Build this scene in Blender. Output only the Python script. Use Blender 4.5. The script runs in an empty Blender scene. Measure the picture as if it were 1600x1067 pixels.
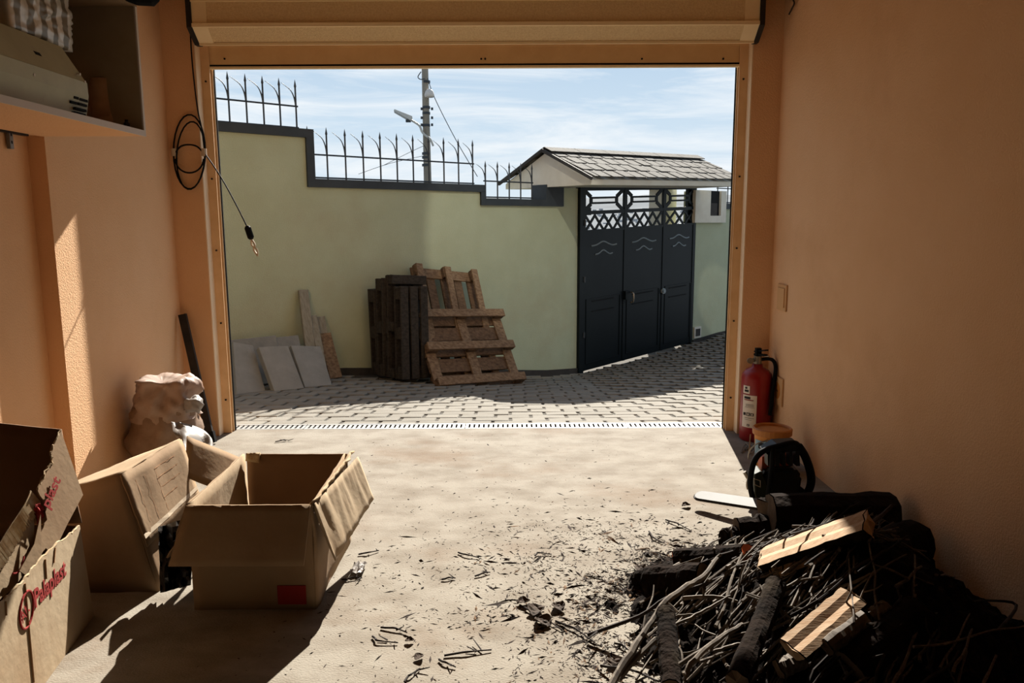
import bpy, bmesh, math, random
from mathutils import Vector, Matrix, noise
R = math.radians
random.seed(7)
scene = bpy.context.scene
COL = scene.collection

# ------------------------------------------------------------------ camera
F, PITCH, ROLL, EYE = 1200.0, R(8.78), R(-0.25), 1.343
FWD = Vector((0, math.cos(PITCH), -math.sin(PITCH)))
_r0, _u0 = Vector((1, 0, 0)), Vector((0, math.sin(PITCH), math.cos(PITCH)))
RGT = _r0 * math.cos(ROLL) + _u0 * math.sin(ROLL)
UPV = _u0 * math.cos(ROLL) - _r0 * math.sin(ROLL)
EYEP = Vector((0, 0, EYE))
cd = bpy.data.cameras.new('camera'); cam = bpy.data.objects.new('camera', cd); COL.objects.link(cam)
m = Matrix((RGT, UPV, -FWD)).transposed().to_4x4(); m.translation = EYEP
cam.matrix_world = m
cd.sensor_width = 36; cd.lens = F / 1600 * 36; cd.clip_start = 0.02; cd.clip_end = 20000
scene.camera = cam

# ------------------------------------------------------------------ light
SUN_AZ, SUN_EL = R(7.7), R(33.6)          # from straight ahead, a little to the right
sd = bpy.data.lights.new('sun', 'SUN'); sd.energy = 13.4; sd.angle = R(0.53); sd.color = (1.0, 0.94, 0.84)
so = bpy.data.objects.new('sun', sd); COL.objects.link(so)
SUNV = Vector((math.sin(SUN_AZ) * math.cos(SUN_EL), math.cos(SUN_AZ) * math.cos(SUN_EL), math.sin(SUN_EL)))
so.rotation_euler = SUNV.to_track_quat('Z', 'Y').to_euler()
so.location = (3, 20, 15)
# sunlight thrown back by upper windows of the house on to the yard wall
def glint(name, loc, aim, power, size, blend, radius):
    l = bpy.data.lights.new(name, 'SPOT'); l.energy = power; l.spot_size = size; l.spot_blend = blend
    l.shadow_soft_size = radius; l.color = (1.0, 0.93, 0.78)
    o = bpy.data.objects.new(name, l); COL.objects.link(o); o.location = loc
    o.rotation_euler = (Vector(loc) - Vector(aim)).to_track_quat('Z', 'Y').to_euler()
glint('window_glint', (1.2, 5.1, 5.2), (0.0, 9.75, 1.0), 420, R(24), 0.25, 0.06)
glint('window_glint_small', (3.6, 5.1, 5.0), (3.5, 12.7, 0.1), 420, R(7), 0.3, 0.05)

w = bpy.data.worlds.new('sky'); scene.world = w; w.use_nodes = True
nt = w.node_tree; nt.nodes.clear()
def wn(t, **k):
    n = nt.nodes.new(t)
    for a, b in k.items(): setattr(n, a, b)
    return n
out = wn('ShaderNodeOutputWorld'); bg = wn('ShaderNodeBackground'); bg.inputs[1].default_value = 1.0
tc = wn('ShaderNodeTexCoord'); sep = wn('ShaderNodeSeparateXYZ'); nt.links.new(tc.outputs['Generated'], sep.inputs[0])
ramp = wn('ShaderNodeValToRGB'); nt.links.new(sep.outputs[2], ramp.inputs[0])
e = ramp.color_ramp.elements
e[0].position = 0.0; e[0].color = (0.70, 0.78, 0.84, 1)
e[1].position = 1.0; e[1].color = (0.10, 0.22, 0.46, 1)
x = e.new(0.12); x.color = (0.56, 0.69, 0.81, 1)
x = e.new(0.40); x.color = (0.24, 0.41, 0.64, 1)
mp = wn('ShaderNodeMapping'); mp.inputs['Scale'].default_value = (2.2, 2.2, 16); mp.inputs['Rotation'].default_value = (0.06, 0.05, 0.3)
nt.links.new(tc.outputs['Generated'], mp.inputs[0])
nz = wn('ShaderNodeTexNoise'); nz.inputs['Scale'].default_value = 1.6; nz.inputs['Detail'].default_value = 8; nz.inputs['Roughness'].default_value = 0.62
nz.inputs['Distortion'].default_value = 0.6
nt.links.new(mp.outputs[0], nz.inputs['Vector'])
cr = wn('ShaderNodeValToRGB'); cr.color_ramp.elements[0].position = 0.42; cr.color_ramp.elements[1].position = 0.70
nt.links.new(nz.outputs[0], cr.inputs[0])
mx = wn('ShaderNodeMix', data_type='RGBA'); mx.inputs['B'].default_value = (0.86, 0.89, 0.91, 1)
nt.links.new(cr.outputs[0], mx.inputs[0]); nt.links.new(ramp.outputs[0], mx.inputs['A'])
nt.links.new(mx.outputs['Result'], bg.inputs[0]); nt.links.new(bg.outputs[0], out.inputs[0])

vs = scene.view_settings
scene.display_settings.display_device = 'sRGB'
vs.view_transform = 'Standard'; vs.look = 'None'; vs.exposure = 0.15; vs.gamma = 1.0; vs.use_curve_mapping = False

# ------------------------------------------------------------------ measuring helpers
def ray(x, y): return FWD + RGT * ((x - 800) / F) + UPV * ((533.5 - y) / F)
def onZ(x, y, z=0.0):
    d = ray(x, y); return EYEP + d * ((z - EYE) / d.z)
def onY(x, y, Y):
    d = ray(x, y); return EYEP + d * (Y / d.y)
def onX(x, y, X):
    d = ray(x, y); return EYEP + d * (X / d.x)
def onP(x, y, p, n):
    d = ray(x, y); return EYEP + d * ((p - EYEP).dot(n) / d.dot(n))

# ------------------------------------------------------------------ materials
def lin(c):
    return tuple(((v / 255) / 12.92 if v / 255 <= 0.04045 else ((v / 255 + 0.055) / 1.055) ** 2.4) for v in c) + (1,)
# reflectance of each material relative to its listed tint
REFL = dict(concrete_floor=.52, paver_concrete=.44, paver_concrete_dark=.44, joint_sand=.42, cardboard=.48, cardboard_inner=.45, cardboard_dusty_lit=.58, cardboard_torn=.6,
            grey_slab=.5, grey_plank=.6, pallet_wood=.75, pallet_wood_pale=.8, pallet_wood_old=.6, galvanised_steel=.5, house_front=.42, weathered_shingle=.22, hill_haze_blue=.24, distant_house=.9,
            bar_steel=.40, split_wood=.6, log_end=.6, wood_chip=.6, wood_chip_pale=.6, gate_paint=.55, white_film=.45, translucent_sack=.5, sack_brown=.6, pale_tape=.7,
            green_render=.84, canopy_render=.8, slate_coping=.75, bark=.40, bark_litter=.38, red_ink=.6, lamp_grey=.7, white_plastic=.7, weathered_pole=.9, twig_bark=.62, twig_bark_dark=.6)
def mat(name, c, rough=0.8, c2=None, scale=4.0, detail=6, lo=0.35, hi=0.65, bump=0.0, bscale=60, metal=0.0, stretch=(1, 1, 1),
        spec=0.3, transl=None, coords='Object', c3=None, scale3=1.0, lo3=0.5, hi3=0.6):
    k_r = REFL.get(name, 1.0)
    def lin(q, _l=globals()['lin']): return tuple(v * k_r for v in _l(q)[:3]) + (1,)
    mt = bpy.data.materials.new(name); mt.use_nodes = True
    t = mt.node_tree; b = t.nodes['Principled BSDF']
    b.inputs['Base Color'].default_value = lin(c); b.inputs['Roughness'].default_value = rough
    b.inputs['Metallic'].default_value = metal; b.inputs['Specular IOR Level'].default_value = spec
    L = t.links.new
    tcn = t.nodes.new('ShaderNodeTexCoord'); mpn = t.nodes.new('ShaderNodeMapping'); mpn.inputs['Scale'].default_value = stretch
    L(tcn.outputs[coords], mpn.inputs[0])
    src = None
    def layer(src, col, sc, lo, hi):
        n = t.nodes.new('ShaderNodeTexNoise'); n.inputs['Scale'].default_value = sc; n.inputs['Detail'].default_value = detail
        n.inputs['Roughness'].default_value = 0.6; L(mpn.outputs[0], n.inputs['Vector'])
        r = t.nodes.new('ShaderNodeMapRange'); r.inputs[1].default_value = lo; r.inputs[2].default_value = hi; L(n.outputs[0], r.inputs[0])
        mm = t.nodes.new('ShaderNodeMix'); mm.data_type = 'RGBA'; L(r.outputs[0], mm.inputs[0])
        if src is None: mm.inputs['A'].default_value = lin(c)
        else: L(src, mm.inputs['A'])
        mm.inputs['B'].default_value = lin(col); return mm.outputs['Result']
    if c2: src = layer(src, c2, scale, lo, hi)
    if c3: src = layer(src, c3, scale3, lo3, hi3)
    if src is not None: L(src, b.inputs['Base Color'])
    if bump:
        n = t.nodes.new('ShaderNodeTexNoise'); n.inputs['Scale'].default_value = bscale; n.inputs['Detail'].default_value = 5
        L(mpn.outputs[0], n.inputs['Vector'])
        bp = t.nodes.new('ShaderNodeBump'); bp.inputs['Strength'].default_value = bump; bp.inputs['Distance'].default_value = 0.01
        L(n.outputs[0], bp.inputs['Height']); L(bp.outputs[0], b.inputs['Normal'])
    if transl:
        tr = t.nodes.new('ShaderNodeBsdfTranslucent'); tr.inputs[0].default_value = lin(c)
        if src is not None: L(src, tr.inputs[0])
        ms = t.nodes.new('ShaderNodeMixShader'); ms.inputs[0].default_value = transl
        o = t.nodes['Material Output']; L(b.outputs[0], ms.inputs[1]); L(tr.outputs[0], ms.inputs[2]); L(ms.outputs[0], o.inputs[0])
    return mt

M = {}
M['plaster'] = mat('peach_plaster', (230, 186, 144), 0.9, (224, 178, 134), 1.6, bump=0.35, bscale=130, c3=(204, 156, 114), scale3=0.9, lo3=0.58, hi3=0.85)
M['plaster_lit'] = mat('peach_plaster_reveal_lit', (246, 222, 190), 0.9, (238, 210, 176), 3, bump=0.3, bscale=120)  # plaster lightened for the light reflected on to the reveals
M['ceiling'] = mat('ceiling_plaster', (216, 186, 152), 0.95, (206, 174, 140), 2)
M['facade'] = mat('house_front', (128, 124, 114), 0.95, (118, 114, 104), 2)
M['backwall'] = mat('rear_plaster_dimmed', (64, 52, 44), 0.95, (52, 44, 38), 2)  # unseen rear surfaces, darkened to cut light bouncing back on to the boxes
M['floor'] = mat('concrete_floor', (186, 176, 160), 0.92, (150, 136, 118), 5.5, detail=14, lo=0.40, hi=0.70, bump=0.35, bscale=150, stretch=(0.8, 1.2, 1), c3=(146, 118, 90), scale3=1.3, lo3=0.53, hi3=0.74)
M['steel'] = mat('galvanised_steel', (190, 188, 184), 0.55, (165, 163, 160), 14, metal=0.35)
M['dark'] = mat('dark_void', (16, 17, 18), 0.9)
M['shutter'] = mat('shutter_beige', (252, 230, 188), 0.5, (246, 222, 178), 6)
M['shutter_panel'] = mat('shutter_stucco', (242, 216, 170), 0.6, (228, 198, 150), 90, bump=0.6, bscale=220)
M['shutter_bar'] = mat('shutter_bottom_bar', (238, 204, 154), 0.5, (230, 194, 144), 8)
M['rail'] = mat('guide_rail', (240, 200, 154), 0.5, (228, 186, 138), 8)
M['black'] = mat('black_rubber', (20, 20, 21), 0.7, spec=0.1)
M['blackmetal'] = mat('black_steel', (30, 28, 27), 0.6, (48, 40, 34), 12)
M['white'] = mat('white_plastic', (224, 216, 206), 0.6)
M['switch'] = mat('switch_plastic', (212, 168, 120), 0.4)
M['greenwall'] = mat('green_render', (178, 185, 158), 0.92, (172, 178, 150), 3, bump=0.35, bscale=90, c3=(168, 164, 136), scale3=0.8, lo3=0.52, hi3=0.8)
M['coping'] = mat('slate_coping', (58, 64, 69), 0.6, (48, 55, 60), 6)
M['skirting'] = mat('dark_skirting', (46, 44, 42), 0.8, (60, 56, 52), 8)
M['iron'] = mat('painted_iron', (48, 54, 60), 0.5)
M['gate'] = mat('gate_paint', (30, 38, 42), 0.40, (25, 33, 37), 2, spec=0.15)
M['gate_line'] = mat('gate_relief', (120, 130, 134), 0.35)
M['canopy'] = mat('canopy_render', (224, 220, 205), 0.9, (212, 206, 190), 4)
M['shingle'] = mat('weathered_shingle', (150, 144, 132), 0.9, (116, 108, 98), 7, bump=0.5, bscale=60, c3=(84, 78, 72), scale3=16, lo3=0.56, hi3=0.7)
M['paver'] = mat('paver_concrete', (176, 170, 158), 0.93, (160, 152, 138), 5, bump=0.4, bscale=70)
M['paver_b'] = mat('paver_concrete_dark', (168, 162, 150), 0.93, (150, 142, 128), 5, bump=0.4, bscale=70)
M['bed'] = mat('joint_sand', (112, 104, 92), 0.98, (90, 84, 74), 14)
M['slab'] = mat('grey_slab', (176, 175, 168), 0.9, (160, 159, 152), 6, bump=0.2, c3=(120, 124, 128), scale3=2.0, lo3=0.58, hi3=0.8)
M['greyplank'] = mat('grey_plank', (170, 164, 146), 0.9, (146, 138, 120), 8, stretch=(6, 6, 1))
M['pallet'] = mat('pallet_wood', (126, 100, 76), 0.9, (92, 70, 50), 7, stretch=(1, 6, 6), bump=0.4, bscale=30, c3=(70, 50, 34), scale3=4, lo3=0.55, hi3=0.8)
M['pallet_b'] = mat('pallet_wood_pale', (148, 122, 94), 0.9, (108, 84, 62), 7, stretch=(1, 6, 6), bump=0.4, bscale=30, c3=(88, 64, 44), scale3=5, lo3=0.58, hi3=0.8)
M['pallet_dark'] = mat('pallet_wood_old', (72, 64, 54), 0.92, (48, 42, 36), 7, stretch=(1, 6, 6), bump=0.4, bscale=30)
M['pole'] = mat('weathered_pole', (150, 143, 130), 0.9, (122, 115, 104), 5, stretch=(1, 1, 0.2))
M['lampgrey'] = mat('lamp_grey', (206, 204, 196), 0.5)
M['card'] = mat('cardboard', (202, 170, 132), 0.9, (192, 156, 118), 3, bump=0.12, bscale=40, c3=(176, 138, 100), scale3=1.6, lo3=0.55, hi3=0.85)  # reflectance lowered to deepen the shade on the box fronts
M['card_in'] = mat('cardboard_inner', (170, 132, 98), 0.92, (156, 118, 86), 3)
M['card_dust_lit'] = mat('cardboard_dusty_lit', (206, 182, 148), 0.92, (190, 160, 124), 5, bump=0.2, bscale=30)  # sunlit faces: colour kept lighter than the cardboard of the shaded fronts
M['card_edge'] = mat('cardboard_torn', (224, 202, 166), 0.95, (190, 156, 114), 40)
M['redink'] = mat('red_ink', (168, 40, 34), 0.9)
M['greyink'] = mat('faint_print', (150, 112, 78), 0.9)
M['tape'] = mat('pale_tape', (232, 212, 186), 0.4)
M['sack'] = mat('translucent_sack', (240, 212, 194), 0.55, (214, 172, 144), 5, lo=0.4, hi=0.7, transl=0.25, bump=0.3, bscale=16)
M['sackfill'] = mat('sack_brown', (190, 160, 136), 0.6, (154, 122, 98), 6, lo=0.4, hi=0.68, transl=0.15, bump=0.5, bscale=14)
M['film'] = mat('white_film', (236, 228, 220), 0.5, (214, 200, 190), 8, transl=0.3)
M['shadefilm'] = mat('shade_film', (34, 30, 27), 0.45, (80, 70, 60), 9, lo=0.55, hi=0.75)  # dark tone mostly stands in for the shaded gap between the boxes
M['extred'] = mat('extinguisher_red', (150, 24, 26), 0.35, (130, 18, 22), 3, spec=0.5)
M['label'] = mat('label_paper', (226, 214, 200), 0.6)
M['ink'] = mat('label_ink', (40, 38, 40), 0.7)
M['chrome'] = mat('valve_metal', (150, 140, 126), 0.35, metal=0.7)
M['bucket'] = mat('orange_bucket', (220, 150, 66), 0.5, (206, 134, 56), 5)
M['lid'] = mat('bucket_lid', (196, 132, 68), 0.55, (178, 114, 56), 4)
M['blue'] = mat('label_blue', (140, 170, 186), 0.6)
M['sawbody'] = mat('saw_dark', (24, 26, 25), 0.5, (34, 36, 34), 8)
M['sawgreen'] = mat('saw_olive', (52, 56, 38), 0.5, (40, 44, 32), 6)
M['saworange'] = mat('saw_orange', (190, 90, 44), 0.5)
M['barsteel'] = mat('bar_steel', (172, 172, 170), 0.6, (156, 156, 152), 10, metal=0.0, spec=0.2)
M['bark'] = mat('bark', (58, 44, 35), 0.98, (36, 28, 23), 14, bump=0.9, bscale=50, spec=0.05, c3=(84, 72, 58), scale3=6, lo3=0.56, hi3=0.72)
M['wood'] = mat('split_wood', (226, 194, 158), 0.85, (204, 162, 120), 9, stretch=(1, 8, 8), bump=0.12, bscale=30)
M['woodend'] = mat('log_end', (120, 96, 72), 0.95, (88, 68, 50), 16)
M['twig'] = mat('twig_bark', (132, 118, 102), 0.75, (96, 84, 72), 20, c3=(164, 150, 132), scale3=30, lo3=0.55, hi3=0.7)
M['twig_dark'] = mat('twig_bark_dark', (66, 52, 44), 0.85, (48, 38, 32), 20)
M['litter'] = mat('bark_litter', (52, 40, 32), 0.98, (30, 24, 20), 25, bump=1.0, bscale=40, spec=0.05, c3=(84, 66, 50), scale3=40, lo3=0.6, hi3=0.7)
M['chip'] = mat('wood_chip', (70, 54, 42), 0.95, (48, 36, 28), 5)
M['chip_pale'] = mat('wood_chip_pale', (150, 118, 86), 0.95, (110, 82, 58), 5)
M['leaf'] = mat('dry_leaf', (76, 62, 50), 0.9, (48, 38, 32), 12)
M['unit'] = mat('grey_green_metal', (196, 196, 166), 0.5, (182, 182, 152), 5, c3=(176, 172, 150), scale3=9, lo3=0.6, hi3=0.75)
M['cabinet'] = mat('cabinet_board', (176, 160, 134), 0.85, (160, 144, 118), 4)
M['cabedge'] = mat('cabinet_edge', (214, 204, 196), 0.6)
M['paperbag'] = mat('paper_bag', (196, 160, 130), 0.9, (172, 136, 106), 8, bump=0.4, bscale=20)
M['hill'] = mat('hill_haze_blue', (122, 142, 162), 1.0, (138, 154, 168), 0.004, c3=(112, 130, 144), scale3=0.012)  # distance haze painted in as a blue-grey base colour
M['house'] = mat('distant_house', (190, 188, 186), 0.9)
# striped foil
fm = bpy.data.materials.new('striped_foil'); fm.use_nodes = True
_t = fm.node_tree; _b = _t.nodes['Principled BSDF']; _b.inputs['Roughness'].default_value = 0.35; _b.inputs['Metallic'].default_value = 0.25
_tc = _t.nodes.new('ShaderNodeTexCoord'); _w = _t.nodes.new('ShaderNodeTexWave'); _w.inputs['Scale'].default_value = 4.4; _w.inputs['Distortion'].default_value = 0.8
_w.bands_direction = 'Y'
_t.links.new(_tc.outputs['Object'], _w.inputs[0]); _r = _t.nodes.new('ShaderNodeValToRGB')
_r.color_ramp.elements[0].position = 0.35; _r.color_ramp.elements[0].color = lin((132, 124, 108)); _r.color_ramp.elements[1].position = 0.6; _r.color_ramp.elements[1].color = lin((226, 222, 212))
_t.links.new(_w.outputs[0], _r.inputs[0]); _t.links.new(_r.outputs[0], _b.inputs['Base Color'])
M['foil'] = fm

# ------------------------------------------------------------------ object helpers
def finish(o, parent):
    COL.objects.link(o)
    if parent is not None: o.parent = parent
    return o
def obj(name, bm, mt, parent=None, smooth=False, base=None):
    """bm holds world coordinates unless base is given as None and parent is None"""
    if base is None and parent is not None:
        base = Vector((0, 0, 0)); q = parent
        while q is not None: base = base + q.location; q = q.parent
    if base is not None: bmesh.ops.translate(bm, verts=bm.verts, vec=-Vector(base))
    bmesh.ops.recalc_face_normals(bm, faces=bm.faces)
    me = bpy.data.meshes.new(name); bm.to_mesh(me); bm.free()
    for mm in (mt if isinstance(mt, (list, tuple)) else [mt]): me.materials.append(mm)
    if smooth:
        for p in me.polygons: p.use_smooth = True
    o = bpy.data.objects.new(name, me); finish(o, parent)
    if parent is None and base is not None: o.location = base
    return o
def tag(o, label, cat, group=None):
    o['label'] = label; o['category'] = cat
    if group: o['group'] = group
    return o
def thing(name, label, cat, loc, group=None):
    o = bpy.data.objects.new(name, None); o.empty_display_size = 0.05; o.location = loc
    COL.objects.link(o); return tag(o, label, cat, group)
def struct(name, bm, mt, parent=None, smooth=False, label=None, cat=None):
    o = obj(name, bm, mt, parent, smooth)
    if parent is None:
        o['kind'] = 'structure'
    return o
def bx(bm, lo, hi, mi=0):
    vs_ = [bm.verts.new((x, y, z)) for x in (lo[0], hi[0]) for y in (lo[1], hi[1]) for z in (lo[2], hi[2])]
    for f in ((0, 1, 3, 2), (4, 6, 7, 5), (0, 4, 5, 1), (2, 3, 7, 6), (0, 2, 6, 4), (1, 5, 7, 3)):
        bm.faces.new([vs_[i] for i in f]).material_index = mi
    return vs_
def hexa(bm, p):
    """p: 8 points, bottom loop 4 then top loop 4"""
    v = [bm.verts.new(q) for q in p]
    for f in ((0, 3, 2, 1), (4, 5, 6, 7), (0, 1, 5, 4), (1, 2, 6, 5), (2, 3, 7, 6), (3, 0, 4, 7)): bm.faces.new([v[i] for i in f])
def B(*a): 
    bm = bmesh.new(); bx(bm, *a); return bm
def obox(bm, c, ax, ay, az, mi=0):
    """oriented box: centre and three half axis vectors"""
    c = Vector(c); p = []
    v = [bm.verts.new(c + ax * i + ay * j + az * k) for i in (-1, 1) for j in (-1, 1) for k in (-1, 1)]
    for f in ((0, 1, 3, 2), (4, 6, 7, 5), (0, 4, 5, 1), (2, 3, 7, 6), (0, 2, 6, 4), (1, 5, 7, 3)):
        bm.faces.new([v[i] for i in f]).material_index = mi
def prism(bm, pts, off, mi=0):
    """flat outline extruded by vector off"""
    a = [bm.verts.new(p) for p in pts]; b = [bm.verts.new(Vector(p) + off) for p in pts]
    n = len(a)
    bm.faces.new(a).material_index = mi; bm.faces.new(b[::-1]).material_index = mi
    for i in range(n): bm.faces.new((a[i], a[(i + 1) % n], b[(i + 1) % n], b[i])).material_index = mi
def smoothpath(P, k=5):
    P = [Vector(p) for p in P]; out_ = []
    for i in range(len(P) - 1):
        a, b, c, d = P[max(i - 1, 0)], P[i], P[i + 1], P[min(i + 2, len(P) - 1)]
        for j in range(k):
            t = j / k
            out_.append(0.5 * ((2 * b) + (c - a) * t + (2 * a - 5 * b + 4 * c - d) * t * t + (3 * b - a - 3 * c + d) * t ** 3))
    out_.append(P[-1]); return out_
def tube(bm, P, r, n=6, closed=False, cap=True, mi=0):
    P = [Vector(p) for p in P]; rs = r if isinstance(r, (list, tuple)) else [r] * len(P)
    rings = []; prev = None
    for i, p in enumerate(P):
        if closed: t = P[(i + 1) % len(P)] - P[i - 1]
        else: t = P[min(i + 1, len(P) - 1)] - P[max(i - 1, 0)]
        t.normalize()
        if prev is None:
            s = t.cross(Vector((0.31, 0.17, 0.93)))
            if s.length < 1e-3: s = t.cross(Vector((1, 0, 0)))
        else: s = prev - t * prev.dot(t)
        s.normalize(); prev = s; u = t.cross(s)
        rings.append([bm.verts.new(p + (s * math.cos(a) + u * math.sin(a)) * rs[i]) for a in [2 * math.pi * k / n for k in range(n)]])
    for i in range(len(rings) - (0 if closed else 1)):
        A, Bq = rings[i], rings[(i + 1) % len(rings)]
        for k in range(n): bm.faces.new((A[k], A[(k + 1) % n], Bq[(k + 1) % n], Bq[k])).material_index = mi
    if cap and not closed:
        bm.faces.new(rings[0][::-1]).material_index = mi; bm.faces.new(rings[-1]).material_index = mi
def lathe(bm, c, prof, n=24, mi=0):
    c = Vector(c); rings = []
    for r, z in prof:
        if r < 1e-5: rings.append([bm.verts.new(c + Vector((0, 0, z)))])
        else: rings.append([bm.verts.new(c + Vector((r * math.cos(2 * math.pi * k / n), r * math.sin(2 * math.pi * k / n), z))) for k in range(n)])
    for A, Bq in zip(rings, rings[1:]):
        for k in range(n):
            k2 = (k + 1) % n
            if len(A) == 1 and len(Bq) == 1: continue
            if len(A) == 1: f = (A[0], Bq[k], Bq[k2])
            elif len(Bq) == 1: f = (A[k], A[k2], Bq[0])
            else: f = (A[k], A[k2], Bq[k2], Bq[k])
            bm.faces.new(f).material_index = mi
def NB(): return bmesh.new()
def T(P, r, n=6, **k):
    bm = NB(); tube(bm, P, r, n, **k); return bm
def lettering(name, body, size, M4, mt, parent, shear=0.0, bold=0.0):
    cu = bpy.data.curves.new(name, 'FONT'); cu.body = body; cu.size = size; cu.shear = shear; cu.offset = bold; cu.extrude = 0.0006; cu.resolution_u = 3
    tmp = bpy.data.objects.new(name, cu); COL.objects.link(tmp)
    dg = bpy.context.evaluated_depsgraph_get(); me = bpy.data.meshes.new_from_object(tmp.evaluated_get(dg))
    bpy.data.objects.remove(tmp); bpy.data.curves.remove(cu)
    me.materials.clear(); me.materials.append(mt); me.transform(M4)
    base = Vector((0, 0, 0)); q = parent
    while q is not None: base = base + q.location; q = q.parent
    me.transform(Matrix.Translation(-base))
    o = bpy.data.objects.new(name, me); return finish(o, parent)

# ------------------------------------------------------------------ room shell
XL, XR, YI, YO = -2.08, 1.62, 4.78, 4.93        # side walls, inner and outer face of the door wall
JL, JR = -1.885, 1.445                          # reveals
YB, ZC = -4.2, 2.85
struct('floor', B((XL - 0.1, YB, -0.15), (XR + 0.1, YO, 0.0)), M['floor'])
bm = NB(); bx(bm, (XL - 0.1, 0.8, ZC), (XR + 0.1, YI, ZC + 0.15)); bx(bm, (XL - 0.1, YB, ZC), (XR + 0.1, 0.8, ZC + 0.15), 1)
struct('ceiling', bm, [M['ceiling'], M['backwall']])
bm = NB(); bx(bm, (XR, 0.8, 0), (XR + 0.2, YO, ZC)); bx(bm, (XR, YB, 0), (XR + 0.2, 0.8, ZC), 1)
struct('wall_right', bm, [M['plaster'], M['backwall']])
struct('wall_back', B((XL - 0.2, YB - 0.2, 0), (XR + 0.2, YB, ZC)), M['backwall'])
def XLf(Y): return -2.075 + 0.06 * (YI - Y)    # the left wall is a little out of square
YA, ZA, DR = 3.37, 1.72, 0.075                   # recess in the left wall: far edge, top, depth
bm = NB()
def lw(y0, y1, z0, z1, d=0.0): hexa(bm, [(XL - 0.3, y0, z0), (XLf(y0) - d, y0, z0), (XLf(y1) - d, y1, z0), (XL - 0.3, y1, z0), (XL - 0.3, y0, z1), (XLf(y0) - d, y0, z1), (XLf(y1) - d, y1, z1), (XL - 0.3, y1, z1)])
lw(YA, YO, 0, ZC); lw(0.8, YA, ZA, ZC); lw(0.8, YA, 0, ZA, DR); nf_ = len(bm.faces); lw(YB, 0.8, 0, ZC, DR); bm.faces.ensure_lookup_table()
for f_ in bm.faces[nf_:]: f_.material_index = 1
struct('wall_left', bm, [M['plaster'], M['backwall']])
bm = NB()
bx(bm, (XL, YI, 0), (JL, YO, ZC)); bx(bm, (JR, YI, 0), (XR, YO, ZC)); bx(bm, (JL, YI, 2.43), (JR, YO, ZC))
wf = struct('wall_front', bm, M['plaster'])
# reveals, their colour lightened to stand for reflected light
struct('trim_1', B((JL, YI + 0.002, 0), (JL + 0.006, YO - 0.002, 2.43)), M['plaster_lit'])
struct('trim_2', B((JR - 0.006, YI + 0.002, 0), (JR, YO - 0.002, 2.43)), M['plaster_lit'])
# upper house front above the door, outside
bm = NB(); bx(bm, (-7.0, YO - 0.15, 2.86), (6.0, YO, 6.6)); bx(bm, (-7.0, YO - 0.15, -0.2), (XL - 0.31, YO, 2.86)); bx(bm, (XR + 0.21, YO - 0.15, -0.2), (6.0, YO, 2.86))
struct('wall_facade', bm, M['facade'])

# ------------------------------------------------------------------ roller shutter
sh = thing('roller_shutter', 'beige roller shutter rolled up in its box above the garage opening', 'shutter', (-0.22, 4.8, 2.29))
SX0, SX1 = -1.83, 1.43
def shut_prof(name, prof, mt, x0=SX0, x1=SX1, parent=sh):
    bm = NB(); prism(bm, [Vector((x0, y, z)) for y, z in prof], Vector((x1 - x0, 0, 0))); return obj(name, bm, mt, parent)
e0 = 0.085
shut_prof('housing', [(4.66, 2.47), (4.66, 2.85), (4.779, 2.85), (4.779, 2.40), (4.75, 2.395)], M['shutter_panel'])
shut_prof('front_panel', [(4.646, 2.485), (4.646, 2.60), (4.662, 2.60), (4.662, 2.485)], M['shutter_panel'], SX0 + e0, SX1 - e0)
shut_prof('slanted_panel', [(4.646, 2.462), (4.738, 2.392), (4.746, 2.402), (4.656, 2.472)], M['shutter_panel'], SX0 + e0, SX1 - e0)
for a, b in ((SX0, SX0 + e0), (SX1 - e0, SX1)):
    c = shut_prof('corner_plate', [(4.640, 2.47), (4.640, 2.60), (4.66, 2.60), (4.66, 2.47)], M['shutter'], a, b)
    shut_prof('corner_plate', [(4.640, 2.462), (4.735, 2.388), (4.748, 2.402), (4.654, 2.474)], M['shutter'], a, b)
for prof in ([(4.630, 2.462), (4.630, 2.482), (4.66, 2.482), (4.66, 2.462)], [(4.630, 2.600), (4.630, 2.620), (4.66, 2.620), (4.66, 2.600)], [(4.728, 2.382), (4.728, 2.396), (4.752, 2.40), (4.752, 2.384)]):
    shut_prof('edge_strip', prof, M['shutter'])
for x0, x1 in ((SX0 - 0.03, SX0), (SX1, SX1 + 0.03)):
    shut_prof('end_cap', [(4.632, 2.46), (4.632, 2.85), (4.779, 2.85), (4.779, 2.385), (4.735, 2.385)], M['blackmetal'], x0, x1)
bm = NB(); bx(bm, (JL + 0.05, 4.868, 2.30), (JR - 0.05, 4.892, 2.415)); bx(bm, (JL + 0.05, 4.862, 2.400), (JR - 0.05, 4.898, 2.428))
bb = obj('bottom_bar', bm, M['shutter_bar'], sh)
obj('rubber_seal', B((JL + 0.05, 4.872, 2.288), (JR - 0.05, 4.888, 2.300)), M['black'], bb)
obj('lip', B((JL + 0.05, 4.862, 2.276), (JR - 0.05, 4.898, 2.288)), M['shutter'], bb)
for px in (351, 752, 758, 1003, 1130):
    p = onY(px, 92, 4.866); bm = NB(); tube(bm, [p, p + Vector((0, -0.004, 0))], 0.006, 8); obj('screw', bm, M['dark'], bb)
obj('slat', B((JL + 0.05, 4.872, 2.428), (JR - 0.05, 4.888, 2.52)), M['shutter'], sh)
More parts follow.
